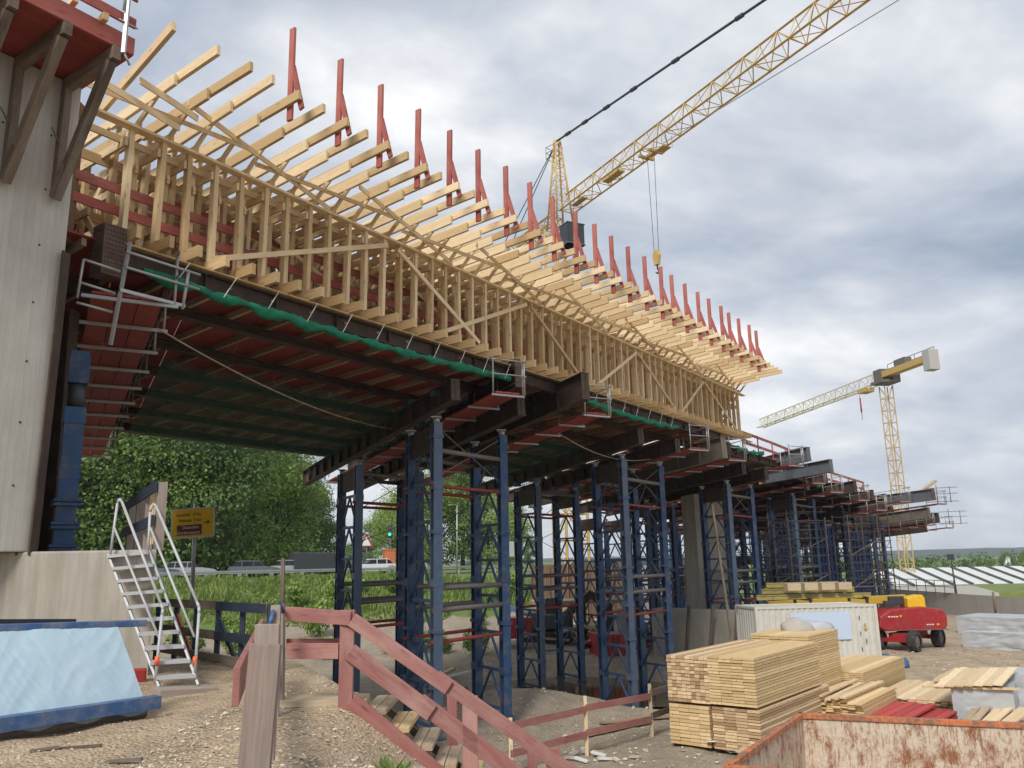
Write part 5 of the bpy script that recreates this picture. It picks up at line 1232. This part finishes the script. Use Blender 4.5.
# ------------------------------------------------------------------ road, guard rail, cars
rdv = Vector((.876, .48, 0)); rn_ = Vector((-.48, .876, 0)); r0 = Vector((-30, 68, 0))
ASPH = plain('asphalt', (.05, .05, .052), .9, 0, .2, (.09, .09, .085), .4, 1)
mb = MB(); vs = []
for i in range(61):
    for q in (.6, 8.2): p = r0+rdv*(-60+i*3.6)+rn_*q; vs.append((p.x, p.y, gz(p.x, p.y, 0)+.06))
mb.add(vs, [(2*i, 2*i+2, 2*i+3, 2*i+1) for i in range(60)]); tag(mb.build('road', ASPH), kind='structure')
t = thing('guard_rail', 'steel guard rail along the road at the top of the grassy bank', 'guard rail', r0)
pts = [r0+rdv*(-40+i*4)+rn_*.1 for i in range(31)]; pts = [Vector((p.x, p.y, gz(p.x, p.y, 0))) for p in pts]
for p in pts: MB().beam(p-Z3*.2, p+Z3*.78, .08, .12).build('post', GALV, t)
mb = MB()
for a, b in zip(pts, pts[1:]): mb.beam(a+Z3*.68-rn_*.09, b+Z3*.68-rn_*.09, .05, .13); mb.beam(a+Z3*.55-rn_*.06, b+Z3*.55-rn_*.06, .03, .12)
mb.build('rail', GALV, t)
def car(q_s, q_n, rz, label, paint, kind='hatch', group='cars on the road'):
    p = r0+rdv*q_s+rn_*q_n; p.z = gz(p.x, p.y, 0)+.07
    t = thing('car' if kind != 'van' else 'van', label, 'car' if kind != 'van' else 'van', p, math.atan2(rdv.y, rdv.x)+rz, group)
    L, Wc = (4.3, 1.75) if kind != 'van' else (5.6, 2.1)
    if kind == 'van':
        body = [(-L/2, .4), (L/2, .4), (L/2+.05, 1.0), (L/2-.75, 1.25), (L/2-1.3, 2.1), (-L/2, 2.15)]; win = [(L/2-1.9, 1.25), (L/2-.85, 1.25), (L/2-1.3, 2.0), (L/2-1.9, 2.0)]
    else:
        body = [(-L/2, .35), (L/2, .35), (L/2+.03, .7), (L/2-.2, .85), (L/2-1.15, 1.0), (L/2-1.15, 1.01), (-L/2+.15, 1.02), (-L/2-.02, .75)]
        win = [(L/2-1.2, .98), (L/2-1.85, 1.45), (-L/2+.75, 1.47), (-L/2+.15, 1.0)]
    X = lambda pts, y: [Vector((x, y, z)) for x, z in pts]
    MB().prism(X(body, -Wc/2), (0, Wc, 0)).build('body', paint, t, local=True, bevel=.06)
    if kind == 'van':
        MB().prism(X(win, -Wc/2-.01), (0, Wc+.02, 0)).build('window', GLASS, t, local=True)
    else:
        MB().prism(X(win, -Wc/2+.10), (0, Wc-.2, 0)).build('glasshouse', GLASS, t, local=True, bevel=.05)
        rf = [(L/2-1.75, 1.44), (L/2-1.9, 1.50), (-L/2+.8, 1.52), (-L/2+.55, 1.42)]; MB().prism(X(rf, -Wc/2+.12), (0, Wc-.24, 0)).build('roof', paint, t, local=True)
        mb = MB()
        for x in (-.25, .75 if False else -1.25):
            for y in (-Wc/2+.09, Wc/2-.09): mb.beam((x, y, 1.0), (x+.05, y, 1.46), .03, .07)
        mb.build('pillar', paint, t, local=True)
    for x in (-L/2+.75, L/2-.8):
        for y in (-Wc/2+.1, Wc/2-.1):
            wh = MB().tube((x, y-.1, .33), (x, y+.1, .33), .33, 18).build('wheel', BLACK, t, local=True); MB().tube((x, y-.115, .33), (x, y+.115, .33), .2, 12).build('rim', GALV, wh, local=True)
    for y in (-Wc/2+.25, Wc/2-.25): MB().box((L/2+.0, y, .66), (.08, .3, .13)).build('headlight', WHITEP, t, local=True)
SILV = plain('silver car paint', (.52, .54, .56), .25, .4, .02); CGREY = plain('grey car paint', (.20, .22, .25), .25, .4, .02); CWHITE = plain('white car paint', (.75, .75, .75), .3, 0, .02); CBLK = plain('dark van paint', (.06, .065, .07), .3, .2, .02)
def solve_s(px, qn):
    best = None
    for i in range(-200, 1400):
        p = r0+rdv*(i*.1)+rn_*qn; d = p.dot(fwd); x = 512+F*p.dot(RT)/d if d > 1 else -999
        if best is None or abs(x-px) < best[0]: best = (abs(x-px), i*.1)
    return best[1]
car(solve_s(189, 3), 3, 0, 'silver hatchback on the road right beside the yellow sign pole', SILV)
car(solve_s(254, 3), 3, 0, 'grey hatchback on the road, second car from the left', CGREY)
car(solve_s(296, 3), 3, 0, 'low silver car behind the dark van on the road', SILV)
car(solve_s(321, 3), 3, 0, 'dark van with a pale box body on the road left of the towers', CBLK, 'van')
car(solve_s(372, 5), 5, math.pi, 'white car seen between the legs of the rear first row tower', CWHITE)
car(solve_s(405, 5), 5, math.pi, 'silver car behind the legs of the front first row tower', SILV)
car(solve_s(152, 3), 3, 0, 'grey car partly hidden behind the stairs handrail', CGREY)
t = thing('traffic_light', 'green traffic light on a dark pole by the road between the towers', 'traffic light', at(391, 572, 90))
MB().tube(at(391, 575, 90), at(390, 522, 90), .08, 8).build('pole', GALVD, t); a = at(390, 531, 89.9)
MB().box(a, (.5, .3, 1.2)).build('housing', DARKM, t)
me_, nt, bs = newmat('green lamp'); bs.inputs['Base Color'].default_value = (.01, .5, .25, 1); bs.inputs['Emission Color'].default_value = (.02, .9, .45, 1); bs.inputs['Emission Strength'].default_value = 1.2
MB().tube(a+Vector((0, -.17, -.35)), a+Vector((0, -.2, -.35)), .16, 12).build('lamp', me_, t)
t = thing('warning_sign', 'red and white triangular road sign on a pole left of the traffic light', 'road sign', at(367, 575, 88))
MB().tube(at(367, 578, 88), at(366.5, 536, 88), .05, 8).build('pole', GALVD, t); c_ = at(366.5, 541, 87.9)
MB().prism([c_+Vector((-.75, 0, -.6)), c_+Vector((.75, 0, -.6)), c_+Vector((0, 0, .75))], (0, -.03, 0)).build('panel', REDP, t)
MB().prism([c_+Vector((-.5, -.04, -.48)), c_+Vector((.5, -.04, -.48)), c_+Vector((0, -.04, .45))], (0, -.02, 0)).build('face', WHITEP, t)
single('lamp_pole', MB().tube(at(457, 575, 80), at(457, 505, 80), .06, 8).tube(at(457, 505, 80), at(448, 505, 79), .04, 6), GALV, 'slim grey lamp pole rising behind the front first row tower', 'pole')
single('orange_box', MB().box(at(389, 558, 84), (1.0, 1.0, 1.5), .4).box(at(389, 558, 84)+Z3*.8, (1.1, 1.1, .1), .4), plain('orange container', (.55, .16, .06), .6, 0, .2), 'orange box standing by the road below the traffic light', 'container')
t = thing('info_board', 'pale grey board on posts by the road, right of the tower legs', 'board', at(508, 575, 78))
MB().box(at(509, 549, 78), (.95, .05, 1.4)).build('panel', plain('grey board face', (.35, .36, .35), .6), t); MB().box(at(509, 561, 78.06), (.08, .06, 3)).build('post', GALVD, t)
# ------------------------------------------------------------------ yard behind the second row
mb = MB(); a = Vector((1.2, 66, 0)); n_ = 22
for k in range(n_):
    x0 = a.x+k*.36; y_ = 66+.25*(k % 2); mb.beam((x0, y_, -5.2), (x0, y_, -.25), .30, .04); mb.beam((x0+.18, 66.125, -5.2), (x0+.18, 66.125, -.25), .04, .28)
tag(mb.build('sheet_pile_wall', SHEETP), 'rusty brown sheet pile wall seen between the tower legs', 'wall')
single('concrete_abutment', MB().box((11.2, 70, -2.8), (9.5, 1.5, 4.6)).box((15.5, 69, -3.2), (2.2, 2, 3.8)), CONCB, 'pale concrete abutment behind the second row of towers', 'wall')
single('bridge_deck', MB().box((13.2, 76, -.25), (16, 6, .75), R(4)), plain('dark deck edge', (.09, .10, .11), .8, .1, .2), 'low dark finished bridge deck far behind the second row of towers', 'bridge')
def skipbox(px, py, Y, label):
    t = thing('red_container', label, 'container', at(px, py, Y), group='red containers'); c_ = at(px, py, Y); MB().box(c_, (1.5, 1.8, 1.15), .2).build('body', REDP, t)
    mb = MB()
    for k in range(5): mb.beam(c_+Vector((-.6+.3*k, -.98, -.5)), c_+Vector((-.6+.3*k, -.98, .5)), .07, .07)
    mb.build('rib', REDP, t)
skipbox(516, 627, 50, 'small red container left of the second row back tower'); skipbox(607, 644, 47, 'small red container between the legs of the second row front tower')
t = thing('excavator', 'dark mud covered excavator working behind the second row of towers', 'excavator', (1.6, 53, -5), R(12))
for y in (-.9, .9): 
    MB().prism([Vector((x, y-.25, z)) for x, z in ((-1.7, .45), (-1.4, .05), (1.4, .05), (1.7, .45), (1.4, .8), (-1.4, .8))], (0, .5, 0)).build('track', BLACK, t, local=True, bevel=.05)
MB().box((0, 0, 1.35), (3.0, 2.1, .9)).box((-.9, 0, 1.7), (1.2, 2.0, .5)).build('body', DARKM, t, local=True, bevel=.1)
MB().box((.8, .55, 2.1), (1.1, .9, 1.3)).build('cab', GLASS, t, local=True, bevel=.08)
MB().beam((1.2, -.2, 1.5), (3.2, -.2, 3.0), .35, .45).beam((3.1, -.2, 3.0), (4.5, -.2, 1.6), .28, .35).build('boom', RUST, t, local=True); MB().prism([Vector((x, -.6, z)) for x, z in ((4.3, 1.7), (4.8, 1.3), (4.7, .7), (4.1, .6))], (0, .8, 0)).build('bucket', DARKM, t, local=True)
rnd = random.Random(15)
DM = [W_UNDER, RUST, GALVD, REDP, BLUERAIL, W_NEW, WHITEP, CONCD]
for k in range(64):
    px = rnd.uniform(515, 690); Y = rnd.uniform(46, 62); p = at(px, 600, Y); p.z = gz(p.x, p.y, 0)+rnd.uniform(.1, .9); a = rnd.uniform(0, 3.1); l = rnd.uniform(.6, 2.2)
    dv = Vector((math.cos(a)*l, math.sin(a)*l, rnd.uniform(-.1, .5)))
    single('building_material', MB().beam(p, p+dv, rnd.uniform(.1, .5), rnd.uniform(.08, .35)), DM[k % 8], 'piece of building material lying in the yard behind the second row of towers', 'material', 'building material in the yard')
single('pile_platform', MB().box((5.5, 56, -2.6), (9.0, 3.2, .2), .05), W_UNDER, 'raised timber working platform behind the second row of towers', 'platform')
for k in range(5): single('platform_post', MB().beam((1.6+k*1.9, 54.6, -5.1), (1.6+k*1.9, 54.6, -2.72), .2, .2), RUST, 'dark post under the raised timber working platform', 'post', 'posts of the working platform')
WAT = bpy.data.materials.new('muddy water'); WAT.use_nodes = True; b_ = WAT.node_tree.nodes['Principled BSDF']; b_.inputs['Base Color'].default_value = (.10, .075, .035, 1); b_.inputs['Roughness'].default_value = .08
tag(MB().add([(-3.5, 35.0, -5.80), (8.5, 35.0, -5.80), (9.5, 44, -5.80), (-2, 44.5, -5.80)], [(0, 1, 2, 3)]).build('puddle', WAT), 'muddy brown puddle around the second row tower feet', 'water', kind='structure')
for k in range(16):
    px = rnd.uniform(400, 520); p = at(px, 620, rnd.uniform(32, 42)); p.z = gz(p.x, p.y, 0)+.1; a = rnd.uniform(0, 3.1); l = rnd.uniform(.4, 1.6)
    single('building_material', MB().beam(p, p+Vector((math.cos(a)*l, math.sin(a)*l, rnd.uniform(-.05, .25))), rnd.uniform(.08, .3), rnd.uniform(.05, .2)), DM[(k*3) % 8], 'scrap of building material on the bare earth behind the first row of towers', 'material', 'scraps behind the first row')
# boards lying over the ground near the pit
for k, (x1, y1, x2, y2, Y1, Y2) in enumerate(((560, 700, 640, 694, 33, 34), (478, 690, 548, 684, 34, 35), (600, 722, 690, 712, 27, 28), (565, 732, 650, 716, 25, 27))):
    a, b = at(x1, y1, Y1), at(x2, y2, Y2); a.z = gz(a.x, a.y)+.08; b.z = gz(b.x, b.y)+.1
    single('ground_plank', MB().beam(a, b, .22, .06), W_UNDER, 'long grey plank lying on the muddy ground, %s' % ('at the puddle edge', 'left of the puddle', 'just behind the low fence', 'beside the low fence post')[k], 'plank', 'planks on the muddy ground')
# ------------------------------------------------------------------ cranes
def lattice(mb, a, b, w_, h_, tri=False, r=.07, r2=.04, pitch=None, up=(0, 0, 1)):
    a, b, d, s_, t_, L = mb.frame(a, b, up); pitch = pitch or h_*1.0; n = max(1, int(L/pitch))
    cor = ([(-.5, -.5), (.5, -.5), (0, .5)] if tri else [(-.5, -.5), (.5, -.5), (.5, .5), (-.5, .5)]); K = len(cor)
    pt = lambda i, k: a + d*(L*i/n) + s_*cor[k][0]*w_ + t_*cor[k][1]*h_
    for k in range(K): mb.tube(pt(0, k), pt(n, k), r, 5, cap=False)
    for i in range(n):
        for k in range(K):
            k2 = (k+1) % K
            mb.tube(pt(i, k), pt(i, k2), r2, 4, cap=False)
            if (i+k) % 2: mb.tube(pt(i, k), pt(i+1, k2), r2, 4, cap=False)
            else: mb.tube(pt(i, k2), pt(i+1, k), r2, 4, cap=False)
    return mb
JR = atz(560, 217, 32.0); JE = atz(893, -28, 32.0); jd = (JE-JR).normalized()
c1 = thing('tower_crane', 'large yellow tower crane behind the timber formwork, jib reaching up to the right', 'tower crane', (JR.x, JR.y, -5))
JB = JR-jd*.0
MB_ = lattice(MB(), Vector((JR.x, JR.y, -5)), Vector((JR.x, JR.y, 31)), 2.2, 2.2, r=.13, r2=.055, pitch=2.2, up=jd); MB_.build('mast', YEL, c1)
lattice(MB(), JR+jd*1.2+Z3*.9, JE+Z3*.9+jd*12, 1.55, 1.75, tri=True, r=.085, r2=.038, pitch=1.55).build('jib', YEL, c1)
apex = at(557, 141, JR.y-.3); mb = MB(); sd_ = Vector((jd.y, -jd.x, 0))
for sx in (-1, 1):
    for sj in (-1, 1): mb.tube(JR+sd_*.9*sx+jd*.9*sj-Z3*1.0, apex+sd_*.25*sx+jd*.15*sj, .10, 6)
H_ = (apex-JR).z
for k in range(1, 6):
    f = k/6; w_ = .9*(1-f)+.2*f; pp = [JR.lerp(apex, f)+sd_*w_*x+jd*w_*y for x, y in ((-1, -1), (1, -1), (1, 1), (-1, 1))]; f2 = (k-1)/6; w2_ = .9*(1-f2)+.2*f2; qq = [JR.lerp(apex, f2)+sd_*w2_*x+jd*w2_*y for x, y in ((-1, -1), (1, -1), (1, 1), (-1, 1))]
    for i in range(4): mb.tube(pp[i], pp[(i+1) % 4], .035, 4); mb.tube(qq[i], pp[(i+1) % 4], .035, 4)
mb.build('tower_head', YEL, c1)
mb = MB()
for k in range(4): a_ = k*math.pi/2; q = apex+Vector((math.cos(a_), math.sin(a_), 0))*.8-jd*.6-Z3*1.6; mb.tube(q, q+Z3*1.2, .03, 5)
for h in (.0, .6, 1.2):
    for k in range(4): a_, b_ = k*math.pi/2, (k+1)*math.pi/2; o_ = apex-jd*.6-Z3*(1.6-h); mb.tube(o_+Vector((math.cos(a_), math.sin(a_), 0))*.8, o_+Vector((math.cos(b_), math.sin(b_), 0))*.8, .03, 5)
mb.build('head_cage', GALVD, c1)
tend = JR+jd*50+Z3*2.0; MB().tube(apex, tend, .10, 8).build('tie_bar', CABLE, c1)
mb = MB()
for f in (.04, .10, .17, .25, .36, .5, .68): p = apex.lerp(tend, f); MB().tube(p-(tend-apex).normalized()*.35, p+(tend-apex).normalized()*.35, .17, 8).build('tie_joint', CABLE, c1)
cj = JR-jd*13; lattice(MB(), JR-jd*1.0-Z3*.1, cj-Z3*.1, 1.5, .9, r=.09, r2=.04, pitch=1.3).build('counter_jib', YEL, c1)
mb = MB()
for sx in (-.5, .5): mb.tube(apex, cj+sd_*sx, .05, 6)
for h in (.9, 1.5): mb.tube(JR-jd*1.5+Z3*h-sd_*.8, cj+Z3*h-sd_*.8, .03, 5)
mb.build('counter_tie', CABLE, c1)
q = at(572, 236, JR.y-2.0); MB().box(q, (1.5, 1.8, 2.0), math.atan2(jd.y, jd.x)).build('cab', GLASS, c1, bevel=.08)
mb = MB()
for sx in (-.78, .78):
    for sz in (-1, 1): mb.box(q+Z3*sz*1.0+Vector((0, 0, 0)), (1.6, 1.9, .08), math.atan2(jd.y, jd.x))
    mb.box(q+sd_*sx*.9, (.1, .1, 2.0), 0)
mb.build('cab_frame', GALV, c1)
tr = atz(650, 152, 31.0); f_ = (tr-JR).dot(jd)-1.3; tr = JR+jd*f_+Z3*(-.35)
mb = MB().box(tr, (1.5, .25, .22), math.atan2(jd.y, jd.x)).box(tr-jd*.6, (.2, 1.5, .2), math.atan2(jd.y, jd.x)).box(tr+jd*.6, (.2, 1.5, .2), math.atan2(jd.y, jd.x)).box(tr+jd*1.6-Z3*.3, (1.0, .8, .06), math.atan2(jd.y, jd.x))
for sx in (-.5, .5):
    for sj in (1.1, 2.1): mb.tube(tr+jd*sj+sd_*sx-Z3*.3, tr+jd*sj+sd_*sx+Z3*.7, .03, 5)
mb.build('trolley', YEL, c1)
hk = atz(655, 262, 20); hk = Vector((tr.x, tr.y, 0)); dh = 1; yy_ = hk.y
hz_ = at(655.5, 262, yy_).z
mb = MB(); 
for sx in (-.28, .28): mb.tube(tr+jd*sx*1.6, Vector((tr.x, tr.y, hz_+.9))+jd*sx, .022, 5)
mb.build('hoist_rope', CABLE, c1)
hkp = Vector((tr.x, tr.y, hz_)); hb = MB().prism([hkp+jd*x+Z3*z-sd_*.15 for x, z in ((-.35, .5), (-.2, .95), (.2, .95), (.35, .5), (.2, -.25), (-.2, -.25))], sd_*.3).build('hook_block', YEL, c1)
MB().path([hkp-Z3*.25, hkp-Z3*.55, hkp-Z3*.8+jd*.15, hkp-Z3*.95, hkp-Z3*.8-jd*.2], .06, 6).build('hook', DARKM, hb)
mb = MB().box(JR+jd*9+Z3*.15, (2.4, .7, .2), math.atan2(jd.y, jd.x)); mb.build('hoist_platform', YEL, c1); MB().box(JR+jd*3.5+Z3*.1, (2.0, .6, .08), math.atan2(jd.y, jd.x)).build('hoist_platform', YEL, c1)
a, b = JR+jd*16-Z3*.2, atz(918, -12, 25); single('suspension_cable', MB().tube(a, b, .03, 6), GALV, 'thin straight cable running up to the right below the large crane jib', 'cable')
# far crane
m0 = at(885.5, 384, 105); 
c2 = thing('tower_crane', 'distant yellow and white flat-top tower crane with its jib pointing left', 'tower crane', (m0.x, m0.y, -6))
tip = at(760, 426, 141); tip.z = m0.z+.4; td = (tip-m0); td.z = 0; td.normalize(); sd_ = Vector((td.y, -td.x, 0))
lattice(MB(), Vector((m0.x, m0.y, -6)), m0-Z3*.3, 1.15, 1.15, r=.08, r2=.04, pitch=1.6, up=td).build('mast', YELP, c2)
tl_ = (Vector((tip.x, tip.y, 0))-Vector((m0.x, m0.y, 0))).length
lattice(MB(), m0+td*1.0+Z3*1.1, m0+td*tl_+Z3*.9, 1.2, 1.5, tri=True, r=.09, r2=.045, pitch=1.5).build('jib', plain('white crane paint', (.62, .56, .42), .5), c2)
mb = MB().box(m0+Z3*.2, (2.6, 2.6, .35), math.atan2(td.y, td.x)).box(m0+Z3*1.2+td*.6, (1.6, 1.4, 1.6), math.atan2(td.y, td.x)); mb.build('slewing_unit', GALVD, c2)
MB().box(m0+Z3*1.1+td*.2+sd_*1.3, (1.5, 1.2, 1.7), math.atan2(td.y, td.x)).build('cab', GLASS, c2, bevel=.05)
cj = m0-td*9.3; MB().beam(m0+Z3*1.2, cj+Z3*1.2, 1.1, .75).build('counter_jib', YEL, c2)
mb = MB(); 
for h in (2.0, 2.6): mb.tube(m0+Z3*h+sd_*.6, cj+Z3*h+sd_*.6, .05, 5)
for k in range(6): q = m0.lerp(cj, k/5)+sd_*.6; mb.tube(q+Z3*1.5, q+Z3*2.6, .04, 5)
mb.build('walkway_rail', GALVD, c2)
MB().box(cj+Z3*.9, (1.3, 1.3, 2.5), math.atan2(td.y, td.x)).build('counterweight', plain('counterweight concrete', (.42, .41, .38), .8), c2, bevel=.05)
MB().box(m0-td*4+Z3*1.9, (2.2, 1.0, 1.0), math.atan2(td.y, td.x)).build('winch', GALVD, c2)
q = m0+td*4.5; MB().box(q+Z3*.0, (1.8, 1.4, .5), math.atan2(td.y, td.x)).build('trolley', YEL, c2)
q = at(860, 398, 110); MB().tube(q, q-Z3*2.0, .1, 6).build('hook_block', REDP, c2); MB().tube(q-Z3*2, q-Z3*3, .04, 5).tube(q, Vector((q.x, q.y, m0.z)), .025, 5).build('hoist_rope', CABLE, c2)
# posts, poles on the right
t = thing('small_sign', 'small dark sign on a leaning thin pole in front of the greenhouse', 'sign', at(957, 596, 75)); MB().tube(at(957, 597, 75), at(952, 566, 75), .07, 6).build('pole', DARKM, t); MB().box(at(950.5, 557, 75), (.6, .08, .5)).build('panel', DARKM, t); MB().tube(at(952, 566, 75), at(951, 556, 75), .04, 6).build('tip', DARKM, t)
single('pole', MB().tube(at(996, 615, 58), at(993, 592, 58), .08, 6), W_DARK, 'leaning dark post standing before the concrete wall on the right', 'post')
single('mast_pole', MB().tube(at(1004, 570, 180), at(1008, 557, 180), .35, 6).tube(at(1011, 570, 180), at(1008, 557, 180), .35, 6), GALV, 'pale pair of poles standing among the trees right of the greenhouse', 'poles')
t = thing('site_railing', 'thin grey railing on top of the concrete wall behind the lift', 'railing', at(885, 590, 80))
a, b = at(884, 589, 79), at(955, 593.5, 70)
mb = MB()
for h in (0, .5, 1.0): mb.tube(a+Z3*h, b+Z3*h, .03, 5)
mb.build('rail', GALVD, t)
for k in range(9): q = a.lerp(b, k/8); MB().tube(q-Z3*.3, q+Z3*1.0, .035, 5).build('post', GALVD, t)
tag(MB().add([Vector((41, 72, -3.35)), Vector((75, 60, -3.3)), Vector((80, 80, -3.0)), Vector((46, 86, -3.1)), Vector((41, 72, -6)), Vector((75, 60, -6))], [(0, 1, 2, 3), (4, 5, 1, 0)]).build('grass_bank', GRASSM), kind='structure')
mb = MB(); rnd = random.Random(41)
for i in range(70):
    leafcloud(mb, (95+i*4.2, 290+rnd.uniform(-12, 25), -3.6+rnd.uniform(-.6, 1.2)), (5.5, 3, 2.9), 150, 1.1, rnd, .4, i)
tag(mb.build('far_wood', LEAFD), 'dark green belt of trees between the greenhouse and the hills', 'wood', kind='stuff')
# hills
vs = []; NX = 160; NY = 14
for i in range(NX+1):
    for j in range(NY+1):
        x = -400+i*20.0; y = 1150+j*60; h = 15*math.sin(math.pi*min(1, j/NY*1.0)) * (.75+.5*noise.noise(Vector((x*.0022, y*.001, 4)))) + (2.2*noise.noise(Vector((x*.03, y*.03, 2))) if 0 < j else 0)
        vs.append((x, y, -8+h*1.25))
HILL = plain('wooded hill', (.03, .06, .05), .95, 0, .5, (.10, .13, .08), .4, .02)
tag(MB().add(vs, [(i*(NY+1)+j, (i+1)*(NY+1)+j, (i+1)*(NY+1)+j+1, i*(NY+1)+j+1) for i in range(NX) for j in range(NY)], .5, smooth=True).build('hills', HILL), kind='structure')

# pale air between here and the far hills
hb_ = MB().prism([(-900, -350, -20), (1900, -350, -20), (1900, 2100, -20), (-900, 2100, -20)], (0, 0, 90))
hm = bpy.data.materials.new('haze'); hm.use_nodes = True; hn = hm.node_tree; hn.nodes.remove(hn.nodes['Principled BSDF'])
pv = hn.nodes.new('ShaderNodeVolumePrincipled'); pv.inputs['Color'].default_value = (.86, .91, 1, 1); pv.inputs['Density'].default_value = .00024; pv.inputs['Anisotropy'].default_value = .2
hn.links.new(pv.outputs[0], hn.nodes['Material Output'].inputs['Volume'])
ho = hb_.build('haze', hm); tag(ho, 'faint pale air haze over the whole site', 'haze', kind='stuff')
